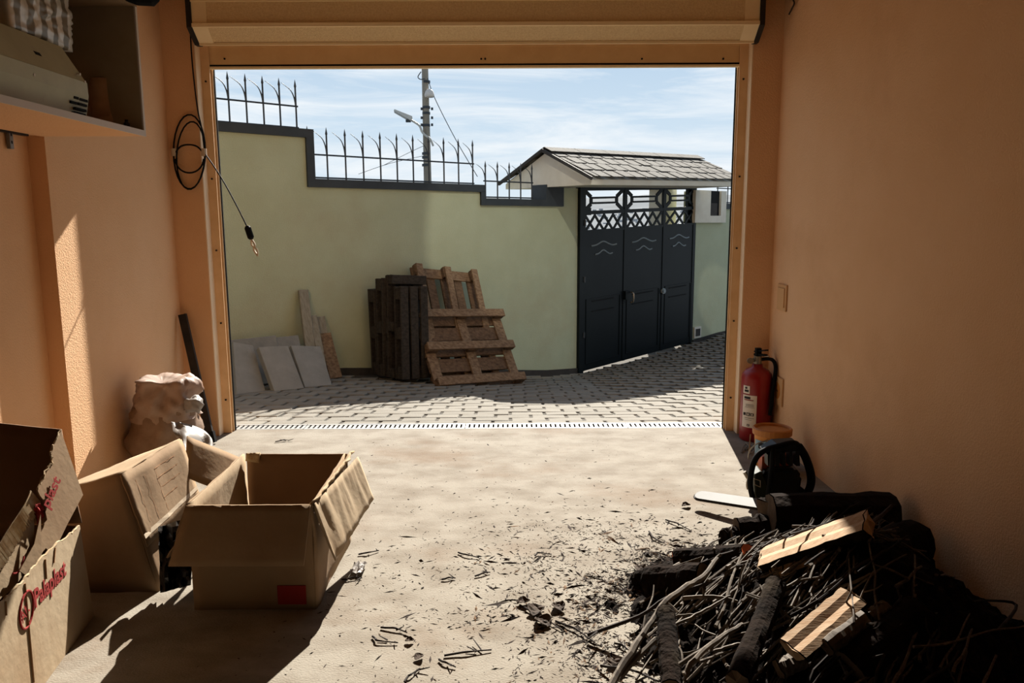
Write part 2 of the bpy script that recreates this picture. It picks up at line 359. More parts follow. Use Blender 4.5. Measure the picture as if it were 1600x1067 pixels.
for s, x in ((1, JL + 0.006), (-1, JR - 0.006)):
    bm = NB(); a, b = sorted((x, x + s * 0.052))
    bx(bm, (a, 4.855, 0), (b, 4.862, 2.43)); bx(bm, (a, 4.896, 0), (b, 4.925, 2.43)); a2, b2 = sorted((x, x + s * 0.012)); bx(bm, (a2, 4.862, 0), (b2, 4.90, 2.43))
    rl = obj('guide_rail', bm, M['rail'], sh)
    for z in (0.22, 0.72, 1.18, 1.62, 2.2):
        bm = NB(); tube(bm, [(x + s * 0.026, 4.855, z), (x + s * 0.026, 4.849, z)], 0.006, 8); obj('screw', bm, M['blackmetal'], rl)
    a, b = sorted((x + s * 0.052, x + s * 0.058)); obj('brush_seal', B((a, 4.912, 0.0), (b, 4.924, 2.43)), M['black'], rl)

# ------------------------------------------------------------------ yard ground
WD = Vector((0.756, 0.655, 0)).normalized(); WN = Vector((WD.y, -WD.x, 0)); WP = Vector((0.897, 10.597, 0))
GX = [-1.908, -0.778, 0.431, 0.946, 2.89, 3.594]; GA = [0.086, 0.118, 0.135, 0.134, 0.083, 0.067]
def ga(X):
    if X <= GX[0]: return GA[0]
    for i in range(5):
        if X <= GX[i + 1]:
            t = (X - GX[i]) / (GX[i + 1] - GX[i]); return GA[i] + (GA[i + 1] - GA[i]) * t
    return GA[-1]
def gz(X, Y): return -ga(X) * max(0.0, Y - 5.0)
def onG(x, y):
    z = 0.0
    for i in range(50):
        q = onZ(x, y, z); z = 0.5 * z + 0.5 * gz(q.x, q.y)
    q.z = gz(q.x, q.y); return q
def W(u, v, z): 
    q = WP + WD * u + WN * v; q.z = z; return q
def onW(x, y, v=0.0):
    q = onP(x, y, WP + WN * v, WN); return (q - WP).dot(WD), q.z
bm = NB(); nx, ny = 40, 40; gv = {}
for i in range(nx + 1):
    for j in range(ny + 1):
        X = -5 + 12 * i / nx; Y = 5.06 + 12 * j / ny; gv[i, j] = bm.verts.new((X, Y, gz(X, Y) - 0.008))
for i in range(nx):
    for j in range(ny): bm.faces.new((gv[i, j], gv[i + 1, j], gv[i + 1, j + 1], gv[i, j + 1]))
pav = struct('ground_paving', bm, M['bed'])
pm = []
for k in range(4):
    b_ = NB(); bx(b_, (-0.120, -0.0895, -0.04), (0.120, 0.0895, 0.0))
    top = [e_ for e_ in b_.edges if all(v.co.z > -0.001 for v in e_.verts)]
    bmesh.ops.bevel(b_, geom=top, offset=0.005, segments=1, affect='EDGES')
    me = bpy.data.meshes.new('paver'); b_.to_mesh(me); b_.free(); me.materials.append(M['paver' if k % 2 else 'paver_b']); pm.append(me)
cand = []
j = 0; Y = 5.068 + 0.0915
while Y < 15.5:
    off = (0.131 if j % 2 else 0) + random.uniform(-0.02, 0.02); i = -30
    while i < 30:
        X = i * 0.262 + off; P = Vector((X, Y, 0))
        zc = Y
        px = 800 + F * X / (Y + 0.1)
        if (P - WP).dot(WN) > 0.10 and 300 < px < 1175 and -4.5 < X < 6: cand.append((Y, X))
        i += 1
    Y += 0.1825; j += 1
cand.sort(key=lambda c: math.hypot(c[0], c[1]))
rest = NB()
for k, (Y, X) in enumerate(cand):
    z = gz(X, Y) + random.uniform(-0.003, 0.002); ta = -math.atan(ga(X)) ; rz = random.gauss(0, 0.012); ry = random.gauss(0, 0.006)
    if k < 300:
        o = bpy.data.objects.new('paver', pm[k % 4]); o.parent = pav; o.location = (X, Y, z); o.rotation_euler = (ta, ry, rz); COL.objects.link(o)
    else:
        mm = Matrix.Translation((X, Y, z)) @ Matrix.Rotation(rz, 4, 'Z') @ Matrix.Rotation(ta, 4, 'X')
        obox(rest, mm @ Vector((0, 0, -0.015)), mm.to_3x3() @ Vector((0.120, 0, 0)), mm.to_3x3() @ Vector((0, 0.0895, 0)), mm.to_3x3() @ Vector((0, 0, 0.015)))
o = obj('paver_field', rest, M['paver'], pav); o['kind'] = 'stuff'

# drain channel with grates
dc = struct('ground_drain', B((-1.9, YO, -0.10), (1.46, 5.062, -0.03)), M['dark'])
cuts = [-1.87, -1.385, -0.315, 0.765, 1.44]
names = ['first grate from the left jamb', 'second grate from the left jamb', 'third grate from the left jamb', 'grate at the right jamb']
for a, b, nm in zip(cuts, cuts[1:], names):
    t = thing('drain_grate', 'pale slotted steel drain grate across the threshold, ' + nm, 'grate', ((a + b) / 2, 4.996, 0), 'drain grates in the threshold')
    for y0, y1 in ((YO + 0.002, YO + 0.022), (5.040, 5.060)): obj('side_rail', B((a + 0.003, y0, -0.025), (b - 0.003, y1, 0.001)), M['steel'], t)
    n = round((b - a) / 0.0315)
    me = None
    for i in range(n):
        xx = a + 0.012 + (b - a - 0.024) * i / max(1, n - 1)
        if me is None:
            q = obj('grate_bar', B((xx - 0.0095, YO + 0.02, -0.022), (xx + 0.0095, 5.042, -0.001)), M['steel'], t); me = q.data; x0 = xx
        else:
            q = bpy.data.objects.new('grate_bar', me); q.parent = t; q.location = (xx - x0, 0, 0); COL.objects.link(q)

# ------------------------------------------------------------------ yard wall, stepped, with coping
def uz(x, y): return onW(x, y)
u1a, z1 = uz(345, 188)[0] - 1.2, 2.26
u1b = uz(483, 205)[0]; z2 = uz(620, 284)[1]; u2b = uz(753, 288)[0]; z3 = uz(815, 311)[1]; u3b = uz(851, 300)[0]; u3c = uz(877, 300)[0]
z1 = uz(414, 196.5)[1]; zb = uz(865, 289)[1]
ug0 = uz(902, 584)[0]
bm = NB()
def wallseg(bm, ua, ub, zt, v0=0.0, v1=-0.22, zb_=-1.6): hexa(bm, [W(ua, v0, zb_), W(ub, v0, zb_), W(ub, v1, zb_), W(ua, v1, zb_), W(ua, v0, zt), W(ub, v0, zt), W(ub, v1, zt), W(ua, v1, zt)])
wallseg(bm, u1a, u1b, z1 - 0.02); wallseg(bm, u1b, u2b, z2 - 0.02); wallseg(bm, u2b, u3c, z3 - 0.02); wallseg(bm, u3c, ug0 - 0.02, 1.80)
yw = struct('wall_yard', bm, M['greenwall'])
def cop(ua, ub, zt, h=0.085):
    bm = NB(); wallseg(bm, ua, ub, zt, 0.03, -0.25, zt - h); obj('coping', bm, M['coping'], yw)
cop(u1a, u1b + 0.035, z1); cop(u1b + 0.035, u2b + 0.03, z2); cop(u2b + 0.03, u3b, z3)
def copv(ua, ub, za, zb2):
    bm = NB(); wallseg(bm, ua, ub, zb2, 0.03, -0.25, za); obj('coping_riser', bm, M['coping'], yw)
copv(u1b - 0.05, u1b + 0.035, z2 - 0.085, z1 - 0.08); copv(u2b - 0.035, u2b + 0.03, z3 - 0.085, z2 - 0.08)
copv(u3b, u3c + 0.02, z3 - 0.085, zb)
# dark skirting that follows the falling ground
bm = NB(); us = [u1a + (ug0 - u1a) * i / 20 for i in range(21)]
for a, b in zip(us, us[1:]):
    pa, pb = W(a, 0, 0), W(b, 0, 0); za, zb_ = gz(pa.x, pa.y), gz(pb.x, pb.y)
    hexa(bm, [W(a, 0.02, za - 0.1), W(b, 0.02, zb_ - 0.1), W(b, 0, zb_ - 0.1), W(a, 0, za - 0.1), W(a, 0.02, za + 0.075), W(b, 0.02, zb_ + 0.075), W(b, 0, zb_ + 0.075), W(a, 0, za + 0.075)])
obj('skirting', bm, M['skirting'], yw)

# iron fences with curved spikes
def fence(label, ua, ub, zt, n, hp, post_first=True):
    t = thing('spiked_fence', label, 'fence', W((ua + ub) / 2, -0.11, zt))
    v = -0.11; proto = None
    for i in range(n):
        u = ua + (ub - ua) * i / (n - 1)
        bm = NB(); c = W(u, v, zt)
        tube(bm, [c, c + Vector((0, 0, hp - 0.05))], 0.009, 6)
        tube(bm, [c + Vector((0, 0, hp - 0.05)), c + Vector((0, 0, hp - 0.035)), c + Vector((0, 0, hp + 0.03))], [0.009, 0.013, 0.001], 6)
        # curved spike leaning out towards the street side, to the left seen from the yard
        P = [c + Vector((0, 0, hp * 0.50)), c + WD * -0.015 + Vector((0, 0, hp * 0.68)), c + WD * -0.055 + Vector((0, 0, hp * 0.84)), c + WD * -0.15 + Vector((0, 0, hp * 0.97))]
        S = smoothpath(P, 4); tube(bm, S, [0.010 - 0.008 * k / (len(S) - 1) for k in range(len(S))], 5)
        obj('picket', bm, M['iron'], t)
    for h in (0.02, hp * 0.5):
        bm = NB(); tube(bm, [W(ua - 0.03, v, zt + h), W(ub + 0.02, v, zt + h)], 0.009, 5); obj('fence_rail', bm, M['iron'], t)
    return t
hp2 = (onW(513, 197)[1] - z2)
sp2 = (uz(747, 222)[0] - uz(514, 197)[0]) / 9
fence('black iron fence with curved spikes on the middle wall step, in front of the pole', uz(483, 200)[0] + 0.03, uz(747, 222)[0], z2, 11, hp2 - 0.03)
fence('black iron fence with curved spikes on the highest wall step at the left jamb', uz(468, 120)[0] - 0.172 * 7, uz(468, 120)[0], z1, 8, onW(468, 122)[1] - z1 - 0.03)
fence('short black iron fence with curved spikes beside the canopy gable', uz(767, 250)[0], uz(840, 250)[0], z3, 5, onW(766, 250)[1] - z3 - 0.03)

# ------------------------------------------------------------------ gate
ug1 = uz(1081, 537)[0]
zbl, zbr = onW(903, 585)[1], onW(1081, 537)[1]
ztl, ztr = onW(903, 293)[1], onW(1081, 291)[1]
gt = thing('yard_gate', 'dark blue grey steel double gate with lattice top in the yard wall', 'gate', W((ug0 + ug1) / 2, 0, (zbl + zbr) / 2))
def G(u, v, t_):
    s = (u - ug0) / (ug1 - ug0); z0 = zbl + (zbr - zbl) * s; z1_ = ztl + (ztr - ztl) * s
    return W(u, v, z0 + (z1_ - z0) * t_)
def tv(y): return (onW(905, y)[1] - zbl) / (ztl - zbl)
T_mid0, T_mid1, T_lat0 = tv(337), tv(330), tv(362)
def gbar(bm, a, b, wd, dp=0.02, v=0.0):
    """flat bar between two gate-plane points a,b (u,t)"""
    A, Bq = G(a[0], v, a[1]), G(b[0], v, b[1]); d = (Bq - A); l = d.length; d.normalize(); s = WN.cross(d).normalized()
    obox(bm, (A + Bq) / 2, d * (l / 2), s * (wd / 2), WN * (dp / 2))
def GB(*a, **k):
    bm = NB(); gbar(bm, *a, **k); return bm
uA, uB = uz(973, 450)[0], uz(1033, 450)[0]
cuts_u = [ug0 + 0.075, uA, uB, ug1 - 0.03]
obj('gate_post', GB((ug0 + 0.03, 0.0), (ug0 + 0.03, 1.02), 0.09, dp=0.09), M['gate'], gt)
obj('gate_post', GB((ug1 - 0.09, 0.0), (ug1 - 0.09, 1.02), 0.16, dp=0.05, v=-0.06), M['gate'], gt)
leaf_cols = [(cuts_u[0], cuts_u[1]), (cuts_u[1], cuts_u[2]), (cuts_u[2], cuts_u[3])]
tb = 0.012
for li, (ua, ub) in enumerate(leaf_cols):
    lo = ua + 0.006; hi = ub - 0.006
    bm = NB(); hexa(bm, [G(lo, 0.012, tb), G(hi, 0.012, tb), G(hi, -0.012, tb), G(lo, -0.012, tb), G(lo, 0.012, T_lat0), G(hi, 0.012, T_lat0), G(hi, -0.012, T_lat0), G(lo, -0.012, T_lat0)])
    pn = obj('sheet_panel', bm, M['gate'], gt)
    for (tt, ww) in ((1.0 - 0.008, 0.045), (T_mid1 - 0.01, 0.05), (T_lat0, 0.03)):
        obj('gate_rail', GB((lo, tt), (hi, tt), ww, dp=0.04), M['gate'], gt)
    # hexagon ends and two thin bars
    m0, m1 = T_mid1, 0.985; mid = (m0 + m1) / 2; q = 0.16
    for tt in (mid + (m1 - m0) * 0.13, mid - (m1 - m0) * 0.13): obj('thin_bar', GB((lo + q, tt), (hi - q, tt), 0.028), M['gate'], gt)
    for side in ((lo, 1), (hi, -1)):
        u0_, s = side; bm = NB(); h4 = (m1 - m0) * 0.17
        gbar(bm, (u0_ + s * 0.03, m1), (u0_ + s * q, mid + h4), 0.05); gbar(bm, (u0_ + s * q, mid + h4), (u0_ + s * q, mid - h4), 0.05); gbar(bm, (u0_ + s * q, mid - h4), (u0_ + s * 0.03, m0), 0.05)
        obj('hexagon_bracket', bm, M['gate'], gt)
    # lattice
    n = 4 if li == 0 else 4 if li == 1 else 3
    la, lb = lo + 0.05, hi - 0.04; st = (lb - la) / n
    for i in range(n):
        for f in (0, 1):
            a, b = (la + st * i, la + st * (i + 1)); t0, t1 = T_lat0, T_mid0
            obj('lattice_bar', GB((a if f else b, t0), (b if f else a, t1), 0.030, v=0.004 if f else -0.004), M['gate'], gt)
    # stile between leaves
    obj('stile', GB((lo + 0.01, tb), (lo + 0.01, 0.99), 0.055, dp=0.045), M['gate'], gt)
    if li == 2: obj('stile', GB((hi - 0.02, tb), (hi - 0.02, 0.99), 0.06, dp=0.045), M['gate'], gt)
    # raised waves near the top of the sheet
    cu = (lo + hi) / 2
    for tt, wl in ((tv(386), 0.62), (tv(400), 0.42)):
        S = [];ww = (hi - lo) * wl
        for k in range(17):
            s = k / 16; env = math.exp(-((s - 0.45) / 0.20) ** 2) * 0.05 - math.exp(-((s - 0.85) / 0.12) ** 2) * 0.012
            S.append(G(cu - ww / 2 + ww * s, 0.014, tt) + Vector((0, 0, env)))
        bm = NB(); tube(bm, S, 0.011, 5); obj('wave_relief', bm, M['gate_line'], pn)
    # recessed looking pressed rectangle
    for ta, tb_ in ((tv(490), tv(474)),):
        bm = NB(); a, b = lo + (hi - lo) * 0.22, hi - (hi - lo) * 0.24
        for s in ((a, tb_, b, tb_), (a, ta, b, ta)): gbar(bm, (s[0], s[1]), (s[2], s[3]), 0.012, v=0.014)
        obj('pressed_line', bm, M['dark'], pn)
    bm = NB(); a, b = lo + 0.07, hi - 0.07
    for s in ((a, tv(470), b, tv(470)), (a, 0.05, b, 0.05), (a, 0.05, a, tv(470)), (b, 0.05, b, tv(470))): gbar(bm, (s[0], s[1]), (s[2], s[3]), 0.012, v=0.012)
    obj('raised_border', bm, M['gate'], pn)
lk = obj('lock_box', GB((uA + 0.06, tv(480)), (uA + 0.06, tv(466)), 0.12, dp=0.06, v=0.03), M['gate'], gt)
bm = NB(); c = G(uA + 0.10, 0.07, tv(474)); tube(bm, smoothpath([c + Vector((0, 0, 0.05)), c + WN * 0.05 + Vector((0, 0, 0.03)), c + WN * 0.05 - Vector((0, 0, 0.08)), c - Vector((0, 0, 0.1))]), 0.012); obj('handle', bm, M['chrome'], lk)
c = G(uB + 0.02, 0.012, tv(477) ); bm = NB(); tube(bm, [c, c + WN * 0.03], 0.045, 14); tube(bm, [c + WN * 0.03, c + WN * 0.045], 0.028, 12); obj('round_lock', bm, M['gate_line'], gt)
for tt in (0.2, 0.5, 0.8):
    bm = NB(); tube(bm, [G(ug0 + 0.075, 0.05, tt), G(ug0 + 0.075, 0.05, tt + 0.03)], 0.016, 8); obj('hinge', bm, M['iron'], gt)
obj('drop_bolt', GB((cuts_u[0] + 0.14, T_mid0), (cuts_u[0] + 0.14, tv(325)), 0.09, dp=0.04, v=-0.03), M['gate'], gt)

# ------------------------------------------------------------------ gate canopy (gable roof)
UA, UB = -0.626, 2.69; SH = 0.021; VE = 0.85
ct = thing('gate_canopy', 'small gabled canopy with weathered shingles above the gate', 'canopy', W(1.0, 0, 1.8))
def Cn(u, v, z): return W(u, v, z + SH * (u - UA))
ZR, ZE, ZS = 2.255, 1.885, 1.80
bm = NB()   # body: gables, soffit and fascia under the roof
prof = [(-VE + 0.05, ZS), (VE - 0.05, ZS), (VE - 0.05, ZE - 0.015), (0, ZR - 0.02), (-VE + 0.05, ZE - 0.015)]
a = [bm.verts.new(Cn(UA + 0.03, v, z)) for v, z in prof]; b = [bm.verts.new(Cn(UB - 0.03, v, z)) for v, z in prof]
bm.faces.new(a); bm.faces.new(b[::-1])
for i in range(5): bm.faces.new((a[i], a[(i + 1) % 5], b[(i + 1) % 5], b[i]))
obj('gable_body', bm, M['canopy'], ct)
obj('fascia', (lambda bm: (obox(bm, (Cn(UA, VE - 0.03, ZE - 0.055) + Cn(UB, VE - 0.03, ZE - 0.055)) / 2, (Cn(UB, 0, 0) - Cn(UA, 0, 0)) / 2, WN * 0.02, Vector((0, 0, 0.032))), bm)[1])(NB()), M['canopy'], ct)
for sgn in (1, -1):
    bm = NB(); e1, e2 = Cn(UA - 0.03, sgn * (VE + 0.03), ZE - 0.012), Cn(UA - 0.03, 0, ZR + 0.012)
    d = (e2 - e1); l = d.length; d.normalize(); obox(bm, (e1 + e2) / 2, d * (l / 2), WD * 0.014, WD.cross(d) * 0.020); obj('barge_board', bm, M['skirting'], ct)
# shingles in four courses on each slope
NR, NC = 4, 15
smesh = {}
for sgn in (1, -1):
    dn = (Cn(0, sgn * VE, ZE) - Cn(0, 0, ZR)); sl = dn.length; dn.normalize(); al = (Cn(1, 0, 0) - Cn(0, 0, 0)).normalized(); nn = al.cross(dn) * sgn; nn.normalize()
    if nn.z < 0: nn = -nn
    for r_ in range(NR):
        for c_ in range(NC + (r_ % 2)):
            wdt = (UB - UA) / NC; u = UA + wdt * (c_ + 0.5) - (wdt / 2 if r_ % 2 else 0)
            u0_, u1_ = max(UA, u - wdt / 2), min(UB, u + wdt / 2)
            if u1_ - u0_ < 0.03: continue
            s0, s1 = sl * r_ / NR - 0.02, sl * (r_ + 1) / NR + 0.03
            base_ = Cn((u0_ + u1_) / 2, 0, ZR); cc = base_ + dn * ((s0 + s1) / 2) + nn * (0.016 + random.uniform(-0.002, 0.004))
            dd = (dn + nn * 0.03).normalized(); n2 = al.cross(dd); n2 = n2 if n2.z > 0 else -n2
            bm = NB(); sk = 0.16
            p0 = cc - dd * (s1 - s0) / 2; p1 = cc + dd * (s1 - s0) / 2; hw = (u1_ - u0_) / 2 - 0.010
            prism(bm, [p0 - al * hw, p0 + al * hw, p1 + al * (hw + random.uniform(-0.02, 0.0)), p1 - al * (hw + random.uniform(-0.02, 0.0))], n2 * 0.011)
            obj('shingle', bm, M['shingle'], ct)
NRC = 6
for i in range(NRC):
    a, b = UA + (UB - UA) * i / NRC, UA + (UB - UA) * (i + 1) / NRC - 0.01
    bm = NB()
    for sgn in (1, -1):
        prism(bm, [Cn(a, 0, ZR + 0.045), Cn(b, 0, ZR + 0.045), Cn(b, sgn * 0.14, ZR - 0.015), Cn(a, sgn * 0.14, ZR - 0.015)], Vector((0, 0, 0.012)))
    obj('ridge_cap', bm, M['shingle'], ct)
# rear pillar seen through the gate bars
pu = uz(1066, 312)[0]
obj('rear_pillar', (lambda bm: (wallseg(bm, pu + 0.12, pu + 0.45, ZS + 0.07, -0.45, -0.75, -1.5), bm)[1])(NB()), M['canopy'], ct)
# wall right of the gate with a letter-box block
ub0 = ug1 + 0.01
bm = NB(); wallseg(bm, ub0, ub0 + 0.62, 1.83, 0.0, -0.25)
zr4 = onW(1136, 318)[1]
wallseg(bm, ub0 + 0.62, ub0 + 4.0, zr4 - 0.06, 0, -0.22)
yr = struct('wall_gate_side', bm, M['greenwall'])
bm = NB(); wallseg(bm, ub0 + 0.62, ub0 + 4.0, zr4, 0.03, -0.25, zr4 - 0.09); obj('coping', bm, M['coping'], yr)
u0_, zb0 = onW(1086, 348, 0.06); u1_, zb1 = onW(1134, 347, 0.06); v_ = 0.06
n0, nz0 = onW(1110, 337, 0.06); n1, nz1 = onW(1128, 290, 0.06)
bk = thing('meter_box', 'white plastered box with a dark open niche right of the gate', 'box', W((u0_ + u1_) / 2, 0.06, zb0))
bm = NB(); zt_ = 1.84
for a, b, z0_, z1_ in ((u0_, n0, zb0, zt_), (n1, u1_, zb0, zt_), (n0, n1, zb0, nz0)): wallseg(bm, a, b, z1_, 0.06, 0.0, z0_)
obj('surround', bm, M['canopy'], bk)
bm = NB(); wallseg(bm, n0, n1, zt_, 0.02, 0.001, nz0); obj('niche_back', bm, M['dark'], bk)
bm = NB(); wallseg(bm, n0 + 0.03, n1 - 0.08, nz0 + 0.2, 0.04, 0.021, nz0); obj('meter', bm, M['skirting'], bk)
# vent at the base
cu_, cz_ = onW(1088, 519)
vt = thing('wall_vent', 'small dark square vent low in the wall right of the gate', 'vent', W(cu_, 0.02, cz_))
bm = NB(); wallseg(bm, cu_ - 0.09, cu_ + 0.09, cz_ + 0.09, 0.03, 0.001, cz_ - 0.09); obj('vent_frame', bm, M['canopy'], vt)
bm = NB(); wallseg(bm, cu_ - 0.06, cu_ + 0.06, cz_ + 0.06, 0.036, 0.031, cz_ - 0.06); obj('vent_grille', bm, M['skirting'], vt)
bm = NB()
us = [ub0 + 4.0 * i / 12 for i in range(13)]
for a, b in zip(us, us[1:]):
    pa, pb = W(a, 0, 0), W(b, 0, 0); za, zb_ = gz(pa.x, pa.y), gz(pb.x, pb.y)
    hexa(bm, [W(a, 0.02, za - 0.1), W(b, 0.02, zb_ - 0.1), W(b, 0, zb_ - 0.1), W(a, 0, za - 0.1), W(a, 0.02, za + 0.05), W(b, 0.02, zb_ + 0.05), W(b, 0, zb_ + 0.05), W(a, 0, za + 0.05)])
obj('skirting', bm, M['skirting'], yr)
fence('black iron fence on the low wall right of the gate', ub0 + 0.72, ub0 + 1.6, zr4, 4, 0.5)
# ------------------------------------------------------------------ utility pole, lamps, hills
PB = onY(668, 276, 20.0); PT = onY(664, 110, 20.0)
pd = (PT - PB).normalized()
pl = thing('utility_pole', 'grey concrete utility pole carrying two lamps behind the yard wall', 'pole', PB - pd * 4.6)
P0, P1 = PB - pd * 4.6, PT + pd * 1.6
obj('shaft', T([P0, PB, PT, P1], [0.13, 0.098, 0.082, 0.075], 12), M['pole'], pl)
for y in (128, 168, 177, 196, 240, 246, 258):
    p = onY(666, y, 20.0); bm = NB(); tube(bm, [p - pd * 0.03, p + pd * 0.03], 0.108 if y > 200 else 0.10, 12); obj('band', bm, M['iron'], pl)
for y in (170, 184, 195):
    for s in (-1, 1):
        p = onY(667, y, 19.9) + Vector((s * 0.13, 0, 0)); bm = NB(); tube(bm, [p - Vector((0, 0, 0.03)), p + Vector((0, 0, 0.03))], 0.03, 8); obj('insulator', bm, M['iron'], pl)
q = 19.85
bm = NB(); arm = smoothpath([onY(677, 228, q), onY(672, 217, q), onY(664, 211, q), onY(659, 205, q), onY(655, 196, q), onY(643, 188, q)], 5); tube(bm, arm, 0.028, 8)
la = obj('lamp_arm', bm, M['lampgrey'], pl)
a, b = onY(616, 174, q), onY(643, 186, q); d = (b - a); l = d.length; d.normalize(); upv = Vector((0.25, 0.2, 1)).normalized(); sd_ = d.cross(upv).normalized(); u_ = sd_.cross(d)
bm = NB(); prism(bm, [a - u_ * 0.01 - sd_ * 0.09, b - u_ * 0.06 - sd_ * 0.09, b + u_ * 0.05 - sd_ * 0.09, a + u_ * 0.03 - sd_ * 0.09], sd_ * 0.18); obj('lamp_head', bm, M['lampgrey'], pl)
bm = NB(); c = onY(638, 189, q); bx(bm, c - Vector((0.06, 0.05, 0.03)), c + Vector((0.06, 0.05, 0.03))); obj('lamp_driver', bm, M['iron'], pl)
bm = NB(); c = onY(671, 150, q); lathe(bm, c, [(0, 0.17), (0.05, 0.165), (0.10, 0.11), (0.12, 0.04), (0.125, 0.0), (0.105, -0.03), (0, -0.03)], 16); obj('bell_lamp', bm, M['white'], pl, smooth=True)
bm = NB(); tube(bm, smoothpath([onY(658, 112, q), onY(653, 120, q), onY(657, 124, q), onY(664, 123, q)], 5), 0.012, 5); obj('wire_loop', bm, M['iron'], pl)
bm = NB(); tube(bm, smoothpath([onY(668, 122, q), onY(680, 155, q), onY(712, 218, q), onY(746, 276, q)], 6), 0.010, 5)
tag(obj('overhead_wire', bm, M['iron'], base=onY(668, 122, q)), 'thin dark wire slanting down to the right from the utility pole', 'wire')
for k, pp in enumerate(([(600, 258), (640, 238), (666, 226)], [(560, 272), (610, 255), (664, 243)])):
    bm = NB(); tube(bm, smoothpath([onY(x_, y_, 20.2) for x_, y_ in pp], 4), 0.006, 4)
    tag(obj('overhead_wire', bm, M['iron'], base=onY(*pp[0], 20.2)), ['upper', 'lower'][k] + ' faint wire rising to the pole from the left behind the fence', 'wire')

# far land: falls away behind the wall, rises into hills
bm = NB(); NA, NRd = 90, 46; hv = {}
for i in range(NA + 1):
    th = R(-62 + 124 * i / NA)
    for j in range(NRd + 1):
        r_ = 13 * (3600 / 13) ** (j / NRd)
        X, Y = r_ * math.sin(th), r_ * math.cos(th)
        n1_ = noise.fractal(Vector((X * 0.0016, Y * 0.0016, 3.1)), 0.9, 2.0, 5)
        t = max(0, min(1, (r_ - 14) / 320)); z = -1.6 - 34 * t * t * (3 - 2 * t)
        t2 = max(0, min(1, (r_ - 450) / 2700)); z += t2 * (128 + 46 * n1_) + 14 * n1_ * t
        if Y < 17: z = min(z, -2.6)
        hv[i, j] = bm.verts.new((X, Y + 3.0, z))
for i in range(NA):
    for j in range(NRd): bm.faces.new((hv[i, j], hv[i + 1, j], hv[i + 1, j + 1], hv[i, j + 1]))
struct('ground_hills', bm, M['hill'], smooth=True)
bm = NB(); rng = random.Random(4)
from mathutils.bvhtree import BVHTree
me_ = bpy.data.objects['ground_hills'].data
bvh = BVHTree.FromPolygons([v.co for v in me_.vertices], [p.vertices[:] for p in me_.polygons])
for i in range(420):
    th = R(rng.uniform(-5, 22)); r_ = rng.uniform(260, 1500); X, Y = r_ * math.sin(th), r_ * math.cos(th)
    h = bvh.ray_cast(Vector((X, Y, 500)), Vector((0, 0, -1)))
    if h[0] is None: continue
    s = rng.uniform(2, 4); zz = h[0].z; hh = rng.uniform(1.5, 3.5)
    hexa(bm, [(X - s, Y - s, zz - 2), (X + s, Y - s, zz - 2), (X + s, Y + s, zz - 2), (X - s, Y + s, zz - 2), (X - s, Y - s, zz + hh), (X + s, Y - s, zz + hh), (X + s, Y + s, zz + hh), (X - s, Y + s, zz + hh)])
o = obj('distant_houses', bm, M['house']); o['kind'] = 'stuff'; tag(o, 'pale hazy town spread over the valley seen through the gate bars', 'town')

# ------------------------------------------------------------------ slabs and planks leaning on the yard wall
def leaner(name, bl, br, tl, tr, lean, th, mt, label, cat, group=None, hide=0.0):
    a, b = onG(*bl), onG(*br); e_ = (b - a).normalized(); eh = Vector((e_.x, e_.y, 0)).normalized(); back = Vector((-eh.y, eh.x, 0))
    u_ = back * math.sin(lean) + Vector((0, 0, math.cos(lean))); n_ = e_.cross(u_).normalized()
    c, d_ = onP(tr[0], tr[1], a, n_), onP(tl[0], tl[1], a, n_)
    bm = NB(); prism(bm, [a, b, c, d_], -n_ * th)
    bmesh.ops.bevel(bm, geom=bm.edges[:], offset=0.004, segments=1, affect='EDGES')
    return tag(obj(name, bm, mt, base=(a + b) / 2), label, cat, group)
gS = 'slabs leaning on the yard wall'
leaner('paving_slab', (370, 616.5), (415, 610.5), (364, 534), (395.5, 539.5), 0.6, 0.05, M['slab'], 'pale grey paving slab leaning by the left door jamb, front row', 'slab', gS)
leaner('paving_slab', (429, 611.5), (475.5, 606.5), (404, 542), (450, 540), 0.6, 0.06, M['slab'], 'pale grey paving slab in the middle of the front row, thick dark left edge', 'slab', gS)
leaner('paving_slab', (476.5, 605), (519, 601.5), (454.5, 539.5), (501, 541), 0.6, 0.05, M['slab'], 'stained grey paving slab at the right end of the front row', 'slab', gS)
def lean_at(name, base_u, wdt, foot, top_px, th, mt, label, cat, group=None, topv=0.05):
    """board with its foot on the ground `foot` metres from the wall and its top edge at the wall"""
    tl = onP(top_px[0], top_px[1], WP + WN * topv, WN); 
    a = W(base_u, foot, 0); a.z = gz(a.x, a.y); ax = (tl - a); 
    b = a + WD * wdt; d_ = tl + WD * wdt
    n_ = WD.cross(ax).normalized()
    bm = NB(); prism(bm, [a, b, d_, tl], -n_ * th); bmesh.ops.bevel(bm, geom=bm.edges[:], offset=0.004, segments=1, affect='EDGES')
    return tag(obj(name, bm, mt, base=a), label, cat, group)
def wu(x, y, v): 
    q = onP(x, y, WP + WN * v, WN); return (q - WP).dot(WD)
lean_at('paving_slab', wu(352, 530, 0.25), 0.50, 0.42, (352, 532), 0.05, M['slab'], 'grey paving slab standing behind the front row, next to the left jamb', 'slab', gS, 0.25)
lean_at('paving_slab', wu(403, 530, 0.22), 0.42, 0.40, (403, 530), 0.05, M['slab'], 'grey paving slab standing behind the front row, left of the tall plank', 'slab', gS, 0.22)
gP = 'planks leaning on the yard wall'
lean_at('plank', wu(478, 560, 0.30), 0.105, 0.36, (467, 453), 0.035, M['greyplank'], 'tallest grey plank leaning on the wall behind the slabs', 'plank', gP)
lean_at('plank', wu(496, 560, 0.32), 0.08, 0.40, (484, 493), 0.03, M['greyplank'], 'narrow grey plank just right of the tallest plank', 'plank', gP, 0.10)
